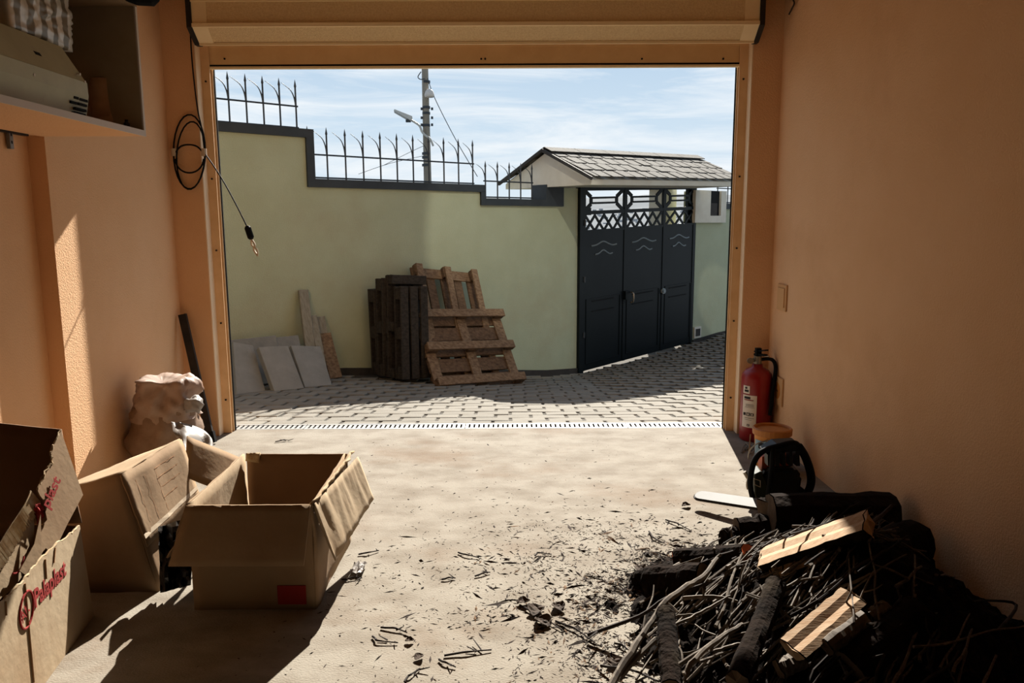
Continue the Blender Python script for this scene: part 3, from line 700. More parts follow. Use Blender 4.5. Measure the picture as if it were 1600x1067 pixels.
lean_at('plank', wu(503, 560, 0.20), 0.11, 0.24, (493, 495), 0.03, M['greyplank'], 'grey plank with a square top behind the short wooden board', 'plank', gP, 0.05)
lean_at('plank', wu(510, 580, 0.22), 0.14, 0.30, (498, 521), 0.03, M['pallet_b'], 'short brownish board at the right end of the slabs', 'plank', gP, 0.12)

# ------------------------------------------------------------------ pallets
def pallet(label, bl, phi, lean, roll, Wd, Hh, along, mt, mt2, deck=5, rw=0.095, seed=1, th=0.135):
    rg = random.Random(seed)
    e_ = Vector((math.cos(phi), math.sin(phi), 0)); back = Vector((-e_.y, e_.x, 0))
    u_ = back * math.sin(lean) + Vector((0, 0, math.cos(lean)))
    e2 = e_ * math.cos(roll) + u_ * math.sin(roll); u2 = u_ * math.cos(roll) - e_ * math.sin(roll); bk = u2.cross(e2)
    t = thing('wooden_pallet', label, 'pallet', bl, 'wooden pallets against the yard wall')
    if along == 'e': A, Bx, La, Lb = e2, u2, Wd, Hh
    else: A, Bx, La, Lb = u2, e2, Hh, Wd
    def board(name, a0, a1, b0, b1, d0, d1, m_):
        j = lambda s: rg.uniform(-s, s)
        bm = NB(); c = bl + A * ((a0 + a1) / 2 + j(.006)) + Bx * ((b0 + b1) / 2 + j(.004)) + bk * ((d0 + d1) / 2)
        tw = j(0.008)
        obox(bm, c, (A + Bx * tw) * ((a1 - a0) / 2), (Bx - A * tw) * ((b1 - b0) / 2), bk * ((d1 - d0) / 2))
        bmesh.ops.bevel(bm, geom=bm.edges[:], offset=0.004, segments=1, affect='EDGES')
        for v in bm.verts: v.co += Vector((j(.002), j(.002), j(.002)))
        obj(name, bm, m_, t)
    bl = Vector(bl)
    rb = [(0, rw), (Lb / 2 - rw / 2, Lb / 2 + rw / 2), (Lb - rw, Lb)]
    for b0, b1 in rb: board('runner', 0, La, b0, b1, 0, 0.026, mt2)
    for k in range(3):
        a0 = [0, La / 2 - 0.065, La - 0.13][k]
        for b0, b1 in rb: board('block', a0, a0 + 0.13, b0, b1, 0.026, 0.085, mt)
        board('cross_board', a0, a0 + 0.12, 0, Lb, 0.085, 0.108, mt2)
    dw = 0.16 if along == 'e' else 0.11
    for k in range(deck):
        b0 = (Lb - dw) * k / (deck - 1); board('deck_board', 0, La, b0, b0 + dw, 0.108, th, mt)
    return t
def gp(x, y): return onG(x, y)
f0 = Vector((-0.746, 7.816, 0)); f0.z = gz(f0.x, f0.y) + 0.012
pallet('weathered wooden pallet leaning in front, three level runners facing out', f0, 0.691, 0.606, -0.081, 1.15, 0.92, 'e', M['pallet'], M['pallet_b'], seed=3)
t0 = f0 - WN * 0.21 + WD * 0.10; t0.z = gz(t0.x, t0.y) + 0.07
pallet('reddish wooden pallet standing tallest behind the front pallet', t0, 0.70, 0.50, -0.14, 0.84, 1.37, 'u', M['pallet'], M['pallet_b'], deck=5, rw=0.085, seed=5)
s0 = onG(622, 597); 
labs = ['dark old pallet at the front of the left stack, short with a thick top board', 'dark old pallet second in the left stack, its top sticking up highest', 'dark old pallet third in the left stack, seen edge on', 'dark old pallet hard against the wall at the left end of the stack']
for k, (H_, ln, dx, rw_, rl) in enumerate(((0.98, 0.12, 0.0, 0.10, -0.08), (1.09, 0.09, -0.02, 0.12, -0.07), (1.05, 0.055, -0.04, 0.10, -0.04), (0.92, 0.03, -0.03, 0.10, 0.0))):
    b = s0 + WN * (0.09 - 0.15 * k) + WD * dx; b.z = gz(b.x, b.y) + 0.035
    pallet(labs[k], b, 0.714, ln, rl, (0.34, 0.44, 0.52, 0.52)[k], H_, 'u' if k != 1 else 'e', M['pallet_dark'], M['pallet_dark'], seed=10 + k)

# ------------------------------------------------------------------ left wall: cabinet and what is in it
CX, CY1, CZ0, CZ1, CY0 = -1.555, 3.37, 1.727, 2.236, 1.6
XC = -2.0
cb = thing('wall_cabinet', 'open dark wall cabinet with pale front edges high on the left wall', 'cabinet', (-1.84, 2.3, CZ0))
obj('bottom_board', B((XC, CY0, CZ0 - 0.012), (CX - 0.006, CY1, CZ0 + 0.006)), M['plaster'], cb)
obj('front_edge', B((CX - 0.006, CY0, CZ0 - 0.014), (CX, CY1, CZ0 + 0.010)), M['cabedge'], cb)
obj('side_edge', B((CX - 0.006, CY1 - 0.016, CZ0 + 0.010), (CX, CY1, CZ1)), M['cabedge'], cb)
obj('side_panel', B((XC, CY1 - 0.016, CZ0 + 0.006), (CX - 0.006, CY1, CZ1)), M['cabinet'], cb)
obj('side_panel', B((XC, CY0, CZ0 + 0.006), (CX - 0.006, CY0 + 0.016, CZ1)), M['cabinet'], cb)
obj('top_board', B((XC, CY0, CZ1), (CX, CY1, CZ1 + 0.018)), M['card'], cb)
obj('back_panel', B((XC, CY0 + 0.016, CZ0 + 0.006), (XC + 0.006, CY1 - 0.016, CZ1)), M['cabinet'], cb)
# grey green metal unit
un = thing('heater_unit', 'grey green metal appliance casing with vent slots inside the wall cabinet', 'appliance', (-1.83, 2.4, CZ0 + 0.006))
ye = onX(137, 190, -1.595).y; z0 = CZ0 + 0.006
zf = onX(140, 131, -1.585).z; zt = onX(128, 84, -1.655).z
def yprof(bm, prof, y0, y1):
    prism(bm, [Vector((x_, y0, z_)) for x_, z_ in prof], Vector((0, y1 - y0, 0)))
bm = NB(); yprof(bm, [(-1.600, z0), (-1.583, zf - 0.05), (-1.585, zf), (-1.97, zf), (-1.97, z0)], CY0 + 0.1, ye); obj('lower_casing', bm, M['unit'], un)
bm = NB(); yprof(bm, [(-1.586, zf + 0.001), (-1.667, zt), (-1.97, zt), (-1.97, zf + 0.001)], CY0 + 0.1, ye - 0.005); obj('upper_casing', bm, M['unit'], un)
k = 0
for (x0, x1, yy) in ((128, 135, 150), (114, 121, 154), (123, 135, 157), (109, 119, 161), (121, 134, 164), (116, 133, 171), (115, 132, 178)):
    a = onX(x0, yy - 1, -1.589); b = onX(x1, yy + 0.5, -1.589); bm = NB(); bx(bm, (-1.600, a.y, min(a.z, b.z) - 0.002), (-1.5835, b.y, min(a.z, b.z) + 0.007)); obj('vent_slot', bm, M['dark'], un)
for (x0, x1, yy) in ((6, 23, 70), (35, 40, 79), (52, 62, 84)):
    a = onX(x0, yy, -1.625); b = onX(x1, yy + 2, -1.625); bm = NB(); obox(bm, (a + b) / 2, Vector((0, (b.y - a.y) / 2, 0)), Vector((-0.004, 0, 0.006)), Vector((0.004, 0, 0.003))); obj('vent_slot', bm, M['dark'], un)
for (x_, y_) in ((48, 117), (128, 128), (120, 116)):
    p = onX(x_, y_, -1.595); bm = NB(); tube(bm, [p, p + Vector((0.013, 0, 0))], 0.005, 8); obj('screw', bm, M['cabedge'], un)
# striped foil sack on the unit
def lump(bm, c, s, nseed, amp, sub=3, freq=3.0, boxy=0.6):
    r_ = bmesh.ops.create_icosphere(bm, subdivisions=sub, radius=1.0)
    for v in r_['verts']:
        d = v.co.normalized(); m_ = max(abs(d.x), abs(d.y), abs(d.z)); q = d.lerp(d / m_, boxy)
        q = Vector((q.x * s[0], q.y * s[1], q.z * s[2]))
        q += d * amp * noise.fractal(d * freq + Vector((nseed, 0, 0)), 0.8, 2.0, 4)
        v.co = Vector(c) + q
fz = zt
a, b = onX(10, 30, -1.70), onX(112, 50, -1.70)
bm = NB(); lump(bm, (-1.81, (a.y + b.y) / 2, fz + 0.115), (0.12, (b.y - a.y) / 2, 0.11), 2.2, 0.012, 5, 3, 0.92)
for v in bm.verts: v.co.z = max(v.co.z, fz + 0.001)
tag(obj('foil_sack', bm, M['foil'], base=(-1.81, (a.y + b.y) / 2, fz), smooth=True), 'silvery striped foil sack lying on the grey green appliance', 'sack')
# paper bag
pc = onX(166, 190, -1.735)
bg_ = thing('paper_bag', 'crumpled brown paper bag beside the appliance in the wall cabinet', 'bag', (-1.745, pc.y, z0))
bm = NB(); lathe(bm, (-1.745, pc.y, z0), [(0, 0), (0.065, 0.003), (0.078, 0.05), (0.066, 0.10), (0.05, 0.14), (0.0, 0.15)], 18)
for v in bm.verts: v.co += Vector((1, 1, 0.3)) * 0.016 * noise.noise(v.co * 22) * (1 if v.co.z > z0 + 0.01 else 0)
obj('pouch', bm, M['paperbag'], bg_, smooth=True)
bm = NB(); lathe(bm, (-1.735, pc.y - 0.035, z0), [(0, 0.05), (0.045, 0.06), (0.042, 0.14), (0.036, 0.215), (0.0, 0.222)], 14)
for v in bm.verts: v.co += Vector((1, 1, 0.5)) * 0.010 * noise.noise(v.co * 30)
obj('folded_top', bm, M['paperbag'], bg_, smooth=True)
# small dark jar in the corner
c = onX(212, 196, -1.615); bm = NB(); lathe(bm, (c.x, min(c.y, CY1 - 0.04), z0), [(0, 0), (0.012, 0), (0.012, 0.03), (0.007, 0.036), (0.007, 0.045), (0, 0.045)], 10)
tag(obj('small_jar', bm, M['blackmetal'], base=(c.x, min(c.y, CY1 - 0.04), z0)), 'tiny dark jar in the far corner of the wall cabinet', 'jar')
# black bundle on the cabinet
bm = NB(); P = [(-1.80, 3.20, CZ1 + 0.073), (-1.70, 3.24, CZ1 + 0.075), (-1.60, 3.27, CZ1 + 0.072), onY(218, -9, 3.30), onY(240, -6, 3.31), onY(247, -4, 3.31)]
tube(bm, P, [0.03, 0.055, 0.052, 0.046, 0.040, 0.02], 12)
tag(obj('black_bundle', bm, M['black'], base=(-1.64, 3.25, CZ1 + 0.02)), 'black rolled bundle lying on top of the wall cabinet', 'bundle')
# bracket on the recess
XK = XLf(3.1) - DR
p = onX(12, 222, XK)
br = thing('wall_bracket', 'small steel bracket under the cabinet at the top of the wall recess', 'bracket', (XK, p.y, 1.66))
ya, yb = onX(-30, 206, XK).y, onX(37, 206, XK).y; zz = onX(12, 206, XK).z
obj('bar', B((XK, ya, zz - 0.006), (XK + 0.02, yb, zz + 0.004)), M['blackmetal'], br)
a, b = onX(9, 208, XK), onX(17, 233, XK)
pt = obj('plate', B((XK, a.y, b.z), (XK + 0.014, b.y, zz - 0.006)), M['steel'], br)
for f in (0.3, 0.75): obj('hole', B((XK + 0.012, a.y + 0.008, b.z + (zz - b.z) * f), (XK + 0.0155, b.y - 0.008, b.z + (zz - b.z) * f + 0.012)), M['dark'], pt)
# cable coil
YCb = 4.765
def yc(x_, y_, d=0.0): return onY(x_, y_, YCb + d)
cc = thing('cable_coil', 'coiled black cable hung on the left pilaster with a dangling connector', 'cable', yc(296, 237))
def ell(cx, cy, rx, ry, a0=0, a1=360, d=0.0, tilt=0, n=26):
    return [yc(cx + rx * math.cos(R(a)) + tilt * math.sin(R(a)), cy - ry * math.sin(R(a)), d) for a in [a0 + (a1 - a0) * i / n for i in range(n + 1)]]
bm = NB()
tube(bm, ell(296, 237, 25, 58), 0.0048, 6); tube(bm, ell(298, 243, 22, 53, d=-0.012, tilt=2), 0.0048, 6)
tube(bm, ell(296, 248, 22, 22, 180, 360, d=-0.015), 0.0052, 6); tube(bm, smoothpath([yc(273, 240, -.01), yc(282, 229, -.01), yc(295, 226, -.01), yc(308, 229, -.01), yc(319, 240, -.01)], 5), 0.0052, 6)
obj('coil', bm, M['black'], cc)
bm = NB(); tube(bm, smoothpath([yc(297, 40, -.02), yc(299, 80, -.01), yc(303, 125), yc(309, 172), yc(315, 200), yc(319, 232)], 5), 0.004, 6); obj('riser', bm, M['black'], cc)
for x_ in (272, 319):
    bm = NB(); a = yc(x_, 238, -0.006); tube(bm, [a - Vector((0, 0, 0.022)), a + Vector((0, 0, 0.022))], 0.016, 8); obj('tape_tie', bm, M['tape'], cc)
bm = NB(); tail = smoothpath([yc(320, 240, -.01), yc(333, 258, -.04), yc(350, 285, -.06), (yc(368, 318, -.08)), yc(386, 354, -.09)], 6); tube(bm, tail, 0.004, 6); obj('tail', bm, M['black'], cc)
a, b = yc(386, 353, -.09), yc(393, 374, -.09); d = (b - a).normalized()
bm = NB(); tube(bm, [a, a + d * 0.012, b - d * 0.012, b], [0.012, 0.02, 0.02, 0.010], 10); cn = obj('connector', bm, M['black'], cc)
bm = NB()
for s in (-1, 1): tube(bm, smoothpath([b, yc(396 - s * 2.5, 383, -.09 + s * .006), yc(399 + s * 2.5, 390, -.09 - s * .006), yc(403, 400, -.09)], 4), 0.006, 6)
obj('bare_end', bm, M['tape'], cc)
# small stub wire high on the right wall
bm = NB(); p0 = onX(1240, 2, XR - 0.006); tube(bm, smoothpath([onX(1236, -6, XR - 0.004), onX(1241, 4, XR - 0.02), onX(1238, 12, XR - 0.015), onX(1233, 22, XR - 0.012)], 5), 0.005, 6)
tag(obj('stub_wire', bm, M['blackmetal'], base=p0), 'short dark wire end sticking out of the right wall near the ceiling', 'wire')
# switch and socket on the right wall
def wallplate(name, label, cat, x0, y0, x1, y1):
    a, b = onX(x0, y0, XR), onX(x1, y1, XR); yy0, yy1 = b.y, a.y; z1_ = (onX(x0, y0, XR).z + onX(x1, y0, XR).z) / 2; z0_ = z1_ - (yy1 - yy0) * 1.02
    t = thing(name, label, cat, (XR, (yy0 + yy1) / 2, (z0_ + z1_) / 2))
    bm = NB(); bx(bm, (XR - 0.010, yy0, z0_), (XR, yy1, z1_)); bmesh.ops.bevel(bm, geom=bm.edges[:], offset=0.003, segments=2, affect='EDGES'); obj('frame', bm, M['switch'], t)
    return t, yy0, yy1, z0_, z1_
t, a, b, c, d = wallplate('light_switch', 'peach coloured light switch on the right wall', 'switch', 1217.5, 444, 1230.5, 470)
obj('rocker', B((XR - 0.016, a + 0.022, c + 0.022), (XR - 0.008, b - 0.022, d - 0.022)), M['switch'], t)
t, a, b, c, d = wallplate('wall_socket', 'peach coloured socket low on the right wall above the bucket', 'socket', 1210.5, 588, 1224.5, 615)
bm = NB(); tube(bm, [(XR - 0.006, (a + b) / 2, (c + d) / 2), (XR - 0.0115, (a + b) / 2, (c + d) / 2)], (b - a) * 0.3, 20); so_ = obj('socket_well', bm, M['lid'], t)
for s in (-1, 1):
    bm = NB(); tube(bm, [(XR - 0.011, (a + b) / 2 + s * 0.012, (c + d) / 2), (XR - 0.0125, (a + b) / 2 + s * 0.012, (c + d) / 2)], 0.005, 8); obj('pin_hole', bm, M['dark'], so_)
# leaning black pole
a, b = Vector((-1.862, 4.60, 0.012)), onY(285, 491, 4.71); b.x = max(b.x, XLf(4.7) + 0.03)
lp = thing('steel_pole', 'black flat steel bar leaning in the corner beside the left pilaster', 'bar', a)
bm = NB(); d = (b - a); l = d.length; d.normalize(); s = d.cross(Vector((0, 1, 0))).normalized(); obox(bm, (a + b) / 2, d * l / 2, s * 0.024, s.cross(d) * 0.010); obj('shaft', bm, M['blackmetal'], lp)
bm = NB(); obox(bm, a + d * 0.03 + s * -0.0, d * 0.035, s * 0.030, s.cross(d) * 0.016); obj('foot', bm, M['black'], lp)
p = onZ(331, 690, 0.0); bm = NB(); bx(bm, (p.x - 0.018, 4.50, 0.0), (p.x + 0.014, 4.53, 0.055)); bx(bm, (p.x - 0.018, 4.49, 0.055), (p.x + 0.014, 4.535, 0.065)); bx(bm, (p.x - 0.006, 4.494, 0.01), (p.x + 0.002, 4.499, 0.05))
tag(obj('plastic_clip', bm, M['tape'], base=(p.x, 4.51, 0)), 'small pale plastic clip standing at the foot of the black bar', 'clip')

# ------------------------------------------------------------------ plastic sack
SC = Vector((-1.835, 3.95, 0))
sk = thing('plastic_sack', 'translucent pinkish plastic sack with a crumpled open top by the left wall', 'sack', SC)
def sackmesh(prof, nn, nseed, amp, fr=9, ruf=0.0, h0=None):
    bm = NB(); lathe(bm, SC, prof, nn); amp0 = amp
    for v in bm.verts:
        q = v.co - SC; ang = math.atan2(q.y, q.x); rr = math.hypot(q.x, q.y); h = q.z
        if rr < 1e-4: continue
        if h0 is not None: amp = amp0 * max(0.12, min(1.0, (h - h0) / 0.16))
        k_ = 1 + amp * noise.fractal(Vector((math.cos(ang) * 1.3, math.sin(ang) * 1.3, h * fr + nseed)), 0.8, 2.0, 4) + ruf * math.sin(ang * 9 + h * 30) * noise.noise(Vector((ang, h * 20, 1)))
        v.co = SC + Vector((q.x * k_, q.y * k_, h * (1 + 0.12 * amp * noise.noise(v.co * 14)))) + Vector((0.10 * max(0, h - 0.36), 0, 0))
        v.co.x = max(v.co.x, XLf(v.co.y) + 0.012)
    return bm
prof = [(0, 0.0)] + [(0.12 + 0.055 * math.sin(math.pi * min(1, h / 0.50)) , h) for h in [i * 0.42 / 14 for i in range(15)]] + [(0.10, 0.435), (0, 0.44)]
obj('sack_body', sackmesh(prof, 44, 1.0, 0.20, 7), M['sackfill'], sk, smooth=True)
prof = [(0.166 - 0.026 * (i / 12), 0.34 + i * 0.19 / 12) for i in range(13)]
obj('sack_top', sackmesh(prof + [(0.135, 0.545), (0.11, 0.552), (0.06, 0.53), (0.0, 0.52)], 72, 5.0, 0.34, 8, 0.22, 0.34), M['sack'], sk, smooth=True)
bm = NB(); lump(bm, onY(303, 632, 3.86), (0.045, 0.04, 0.04), 1.3, 0.018, 3, 2.2, 0.1); obj('knot', bm, M['film'], sk, smooth=True)
# white film hanging from sack to the floor
S = [onY(279, 660, 3.72), onY(290, 668, 3.70), onY(302, 682, 3.66), onY(310, 700, 3.62), onY(322, 716, 3.58), onY(334, 732, 3.56)]
S = smoothpath(S, 6); bm = NB(); rows = []
for i, p in enumerate(S):
    t_ = i / (len(S) - 1); wv = 0.035 + 0.075 * math.sin(math.pi * min(1, t_ * 1.15)) ; row = []
    for k in range(9):
        s_ = (k / 8 - 0.5) * 2
        q = p + Vector((0.55, 0.75, -0.28)) * (s_ * wv) + Vector((0, -1, 0.4)) * (0.028 * math.sin(s_ * 4 + t_ * 7) + 0.03 * noise.noise(p * 13 + Vector((k * 0.6, 0, 0))))
        row.append(bm.verts.new(q))
    rows.append(row)
for r0_, r1_ in zip(rows, rows[1:]):
    for k in range(8): bm.faces.new((r0_[k], r0_[k + 1], r1_[k + 1], r1_[k]))
o = tag(obj('plastic_film', bm, M['film'], base=S[-1], smooth=True), 'crumpled white plastic film drooping in front of the sack', 'film')
sm = o.modifiers.new('thickness', 'SOLIDIFY'); sm.thickness = 0.003

# ------------------------------------------------------------------ cardboard boxes
TH = 0.006
def jag(pts, amp, n, rg):
    """ragged edge: subdivide an open polyline with random offsets"""
    out_ = []
    for a, b in zip(pts, pts[1:]):
        a, b = Vector(a), Vector(b)
        for i in range(n):
            p = a.lerp(b, i / n)
            if i: p = p + Vector((rg.uniform(-amp, amp), rg.uniform(-amp, amp), rg.uniform(-amp, amp)))
            out_.append(p)
    out_.append(Vector(pts[-1])); return out_
def panel(name, pts, mt, parent, th=TH, flip=1, curl=0.0):
    pts = [Vector(p) for p in pts]; n_ = Vector((0, 0, 0))
    for i in range(len(pts)): n_ += (pts[i] - pts[0]).cross(pts[(i + 1) % len(pts)] - pts[0])
    n_.normalize(); 
    pts = [p - n_ * (p - pts[0]).dot(n_) for p in pts]
    bm = NB(); prism(bm, pts, n_ * th * flip); return obj(name, bm, mt, parent)
def gridpanel(name, A, Bp, Cp, Dp, mt, parent, nu=14, nv=8, amp=0.01, fr=4, seed=0, th=TH, an=0.6):
    """soft panel between four corners, dented"""
    A, Bp, Cp, Dp = map(Vector, (A, Bp, Cp, Dp)); n_ = (Bp - A).cross(Dp - A).normalized(); bm = NB(); g = {}
    for i in range(nu + 1):
        for j in range(nv + 1):
            s, t_ = i / nu, j / nv; p = A.lerp(Bp, s).lerp(Dp.lerp(Cp, s), t_)
            k_ = noise.fractal(Vector((s * fr + seed, t_ * fr * an, seed)), 0.9, 2, 3) * amp
            g[i, j] = bm.verts.new(p + n_ * k_)
    for i in range(nu):
        for j in range(nv): bm.faces.new((g[i, j], g[i + 1, j], g[i + 1, j + 1], g[i, j + 1]))
    o = obj(name, bm, mt, parent, smooth=True); sm = o.modifiers.new('thickness', 'SOLIDIFY'); sm.thickness = th; sm.offset = 0
    return o
rg = random.Random(11)
# --- box C: open box in the middle
cx0, cx1, cy0, cy1, ch = -1.122, -0.697, 2.535, 3.13, 0.385
bc = thing('cardboard_box', 'open cardboard box standing on the floor in front of the others, flaps hanging out', 'box', ((cx0 + cx1) / 2, (cy0 + cy1) / 2, 0))
gridpanel('front_wall', (cx0, cy0, 0), (cx1, cy0, 0), (cx1, cy0, ch), (cx0, cy0, ch), M['card'], bc, amp=0.004)
gridpanel('back_wall', (cx0, cy1, 0), (cx1, cy1, 0), (cx1, cy1, ch - 0.002), (cx0, cy1, ch), M['card_in'], bc, amp=0.006)
gridpanel('left_wall', (cx0, cy0, 0), (cx0, cy1, 0), (cx0 - 0.01, cy1, ch), (cx0, cy0, ch), M['card_dust_lit'], bc, amp=0.006)
gridpanel('right_wall', (cx1, cy0, 0), (cx1, cy1, 0), (cx1 - 0.01, cy1, ch), (cx1, cy0, ch), M['card'], bc, amp=0.008)
obj('bottom', B((cx0, cy0, 0.001), (cx1, cy1, 0.008)), M['card_in'], bc)
gridpanel('front_flap', (cx0 - 0.004, cy0 - 0.004, ch), (cx1, cy0 - 0.004, ch), (cx1 - 0.006, cy0 - 0.10, ch - 0.178), (cx0 - 0.035, cy0 - 0.10, ch - 0.178), M['card'], bc, amp=0.004, seed=2)
gridpanel('right_flap', (cx1 + 0.006, cy0 + 0.012, ch - 0.004), (cx1 + 0.045, cy1 - 0.01, ch - 0.012), (cx1 + 0.105, cy1 + 0.0, ch - 0.20), (cx1 + 0.070, cy0 + 0.02, ch - 0.215), M['card_dust_lit'], bc, nu=40, amp=0.007, fr=9, seed=4, an=0.08)
gridpanel('crumpled_rim', (cx1 - 0.004, cy0 + 0.01, ch - 0.02), (cx1 - 0.012, cy1 - 0.01, ch - 0.03), (cx1 + 0.03, cy1 - 0.005, ch + 0.012), (cx1 + 0.006, cy0 + 0.012, ch + 0.006), M['card_edge'], bc, nu=24, nv=3, amp=0.014, fr=9, seed=7)
gridpanel('left_flap', (cx0 - 0.004, cy0 + 0.0, ch), (cx0 - 0.012, cy1, ch), (cx0 - 0.07, cy1, ch - 0.16), (cx0 - 0.085, cy0 + 0.01, ch - 0.20), M['card'], bc, amp=0.01, seed=9)
gridpanel('folded_tab', (cx0 + 0.0, cy1 - 0.004, ch + 0.004), (cx0 + 0.06, cy1 - 0.004, ch + 0.006), (cx0 + 0.06, cy1 - 0.03, ch - 0.03), (cx0 + 0.002, cy1 - 0.02, ch - 0.025), M['card_edge'], bc, nu=6, nv=3, amp=0.004)
obj('faint_red_print', B((cx1 - 0.13, cy0 - 0.006, 0.02), (cx1 - 0.03, cy0 - 0.0035, 0.09)), M['redink'], bc)
# --- box B: crushed box behind, leaning to the left
b_fr_t, b_fr_b = Vector((-1.417, 2.67, 0.45)), Vector((-1.312, 2.67, 0.0))
b_bk_t, b_bk_b = Vector((-1.397, 3.12, 0.455)), Vector((-1.30, 3.14, 0.0))
l_fr_t, l_fr_b = Vector((-1.80, 2.66, 0.345)), Vector((-1.84, 2.66, 0.0))
l_bk_t, l_bk_b = Vector((-1.82, 3.12, 0.275)), Vector((-1.84, 3.14, 0.0))
bb_ = thing('cardboard_box', 'crushed cardboard box with printed side, leaning between the sack and the open box', 'box', (-1.57, 2.9, 0))
gridpanel('front_wall', l_fr_b, b_fr_b, b_fr_t, l_fr_t, M['card'], bb_, amp=0.006, seed=20)
gridpanel('back_wall', l_bk_b, b_bk_b, b_bk_t, l_bk_t, M['card'], bb_, amp=0.006, seed=21)
gridpanel('left_wall', l_fr_b, l_bk_b, l_bk_t, l_fr_t, M['card'], bb_, amp=0.006, seed=22)
sp = gridpanel('side_wall', b_fr_b, b_bk_b, b_bk_t, b_fr_t, M['card'], bb_, amp=0.006, fr=2, seed=23)
gridpanel('top_flap', l_fr_t, b_fr_t, b_bk_t, l_bk_t, M['card_dust_lit'], bb_, amp=0.008, seed=24)
obj('bottom', B((-1.84, 2.67, 0.001), (-1.312, 3.14, 0.008)), M['card_in'], bb_)
EA, EB = b_fr_t + Vector((0.006, -0.01, 0)), b_bk_t + Vector((0.012, -0.01, 0.0))
EC_, ED = b_bk_t.lerp(b_bk_b, 0.55) + Vector((0.02, -0.02, 0)), b_fr_t.lerp(b_fr_b, 0.60) + Vector((0.02, -0.012, 0))
ef = gridpanel('edge_flap', EA, EB, EC_, ED, M['card'], bb_, amp=0.006, seed=26)
def onflap(s_, t_, off):          # point on the dented flap: s along it (near to far), t from the top down
    n_ = (EB - EA).cross(ED - EA).normalized(); p = EA.lerp(EB, s_).lerp(ED.lerp(EC_, s_), t_)
    k_ = noise.fractal(Vector((s_ * 4 + 26, t_ * 4 * 0.6, 26)), 0.9, 2, 3) * 0.006
    return p + n_ * k_ + (n_ if n_.x > 0 else -n_) * off
def flapline(p0, p1, wd, mt, name):
    bm = NB(); P = [(p0[0] + (p1[0] - p0[0]) * i / 10, p0[1] + (p1[1] - p0[1]) * i / 10) for i in range(11)]
    dt = (wd, 0) if abs(p1[1] - p0[1]) > abs(p1[0] - p0[0]) else (0, wd)
    v0 = [bm.verts.new(onflap(q[0] - dt[0], q[1] - dt[1], 0.0042)) for q in P]; v1 = [bm.verts.new(onflap(q[0] + dt[0], q[1] + dt[1], 0.0042)) for q in P]
    for i in range(10): bm.faces.new((v0[i], v0[i + 1], v1[i + 1], v1[i]))
    obj(name, bm, mt, ef)
for t_ in (0.16, 0.30, 0.45): flapline((0.44, t_), (0.80, t_), 0.006, M['greyink'], 'printed_line')
flapline((0.44, 0.60), (0.70, 0.60), 0.006, M['greyink'], 'printed_line')
for s_, t1_ in ((0.16, 0.75), (0.28, 0.8), (0.44, 0.8)): flapline((s_, 0.15), (s_, t1_), 0.003, M['greyink'], 'printed_line')
flapline((0.0, 0.86), (1.0, 0.84), 0.03, M['tape'], 'tape_strip')
gridpanel('far_flap', (-1.385, 3.17, 0.452), (-1.20, 3.32, 0.30), (-1.235, 3.12, 0.225), (-1.36, 3.06, 0.31), M['card'], bb_, nu=8, nv=6, amp=0.004, fr=2, seed=27)
# --- box A: big torn box at the left edge of the picture
AX0, AX1, AY0, AY1, AH = -1.95, -1.475, 1.45, 2.50, 0.34
ba = thing('cardboard_box', 'large torn cardboard box with red lettering at the left edge', 'box', ((AX0 + AX1) / 2, (AY0 + AY1) / 2, 0))
nA = Vector((0.97, 0.17, 0.04)).normalized(); pA = onY(123, 830, AY1 - 0.02)
def onA(x_, y_, off=0.0): return onP(x_, y_, pA, nA) + nA * off
eA = Vector((-nA.y, nA.x, 0)).normalized()                 # along the wall, towards the door
top = [onA(*p) for p in ((122, 822), (112, 831), (104, 838), (90, 846), (78, 858), (60, 874), (46, 890), (34, 908), (18, 922), (4, 938), (-30, 966))]
topj = jag(top, 0.004, 4, rg); topj = [p - nA * (p - pA).dot(nA) for p in topj]
def dropz(p): 
    dn_ = Vector((nA.x, nA.y, 0)) * (-nA.z) + Vector((0, 0, nA.x ** 2 + nA.y ** 2)); return p - dn_ * (p.z / dn_.z)
far_b = dropz(top[0] + eA * 0.01); near_t = topj[-1] - eA * 0.45; near_b = dropz(near_t)
rw = panel('right_wall', [far_b] + topj + [near_t, near_b], M['card_dust_lit'], ba)
# pale torn lip along the top of that wall
bm = NB(); tube(bm, [p + nA * 0.003 for p in topj], [0.003 + 0.0035 * abs(noise.noise(p * 60)) for p in topj], 5); obj('torn_lip', bm, M['card_edge'], rw)
for (pa, pb) in (((34, 912), (48, 1067)), ((66, 874), (68, 905)), ((82, 856), (80, 880)), ((4, 940), (5, 962))):
    a, b = onA(*pa, 0.008), onA(*pb, 0.008); bm = NB(); tube(bm, [a, b], 0.0028, 4); obj('crease', bm, M['greyink'], rw)
gridpanel('far_wall', (AX0, AY1, 0), far_b, top[0], (AX0, AY1, AH), M['card_in'], ba, amp=0.004, seed=30)
gridpanel('left_wall', (AX0, AY0, 0), (AX0, AY1, 0), (AX0, AY1, AH), (AX0, AY0, AH), M['card_in'], ba, amp=0.004, seed=31)
gridpanel('near_wall', (AX0, near_b.y, 0), near_b, near_t, (AX0, near_b.y, 0.3), M['card'], ba, amp=0.004, seed=32)
bm = NB(); prism(bm, [Vector((AX0, near_b.y, 0.001)), near_b + Vector((0, 0, 0.001)), far_b + Vector((0, 0, 0.001)), Vector((AX0, AY1, 0.001))], Vector((0, 0, 0.006))); obj('bottom', bm, M['card_in'], ba)
fe1, fe0 = onY(95, 671, AY1 + 0.03), onY(128, 773, AY1 + 0.0)
fl = onY(0, 661, AY1 + 0.03)
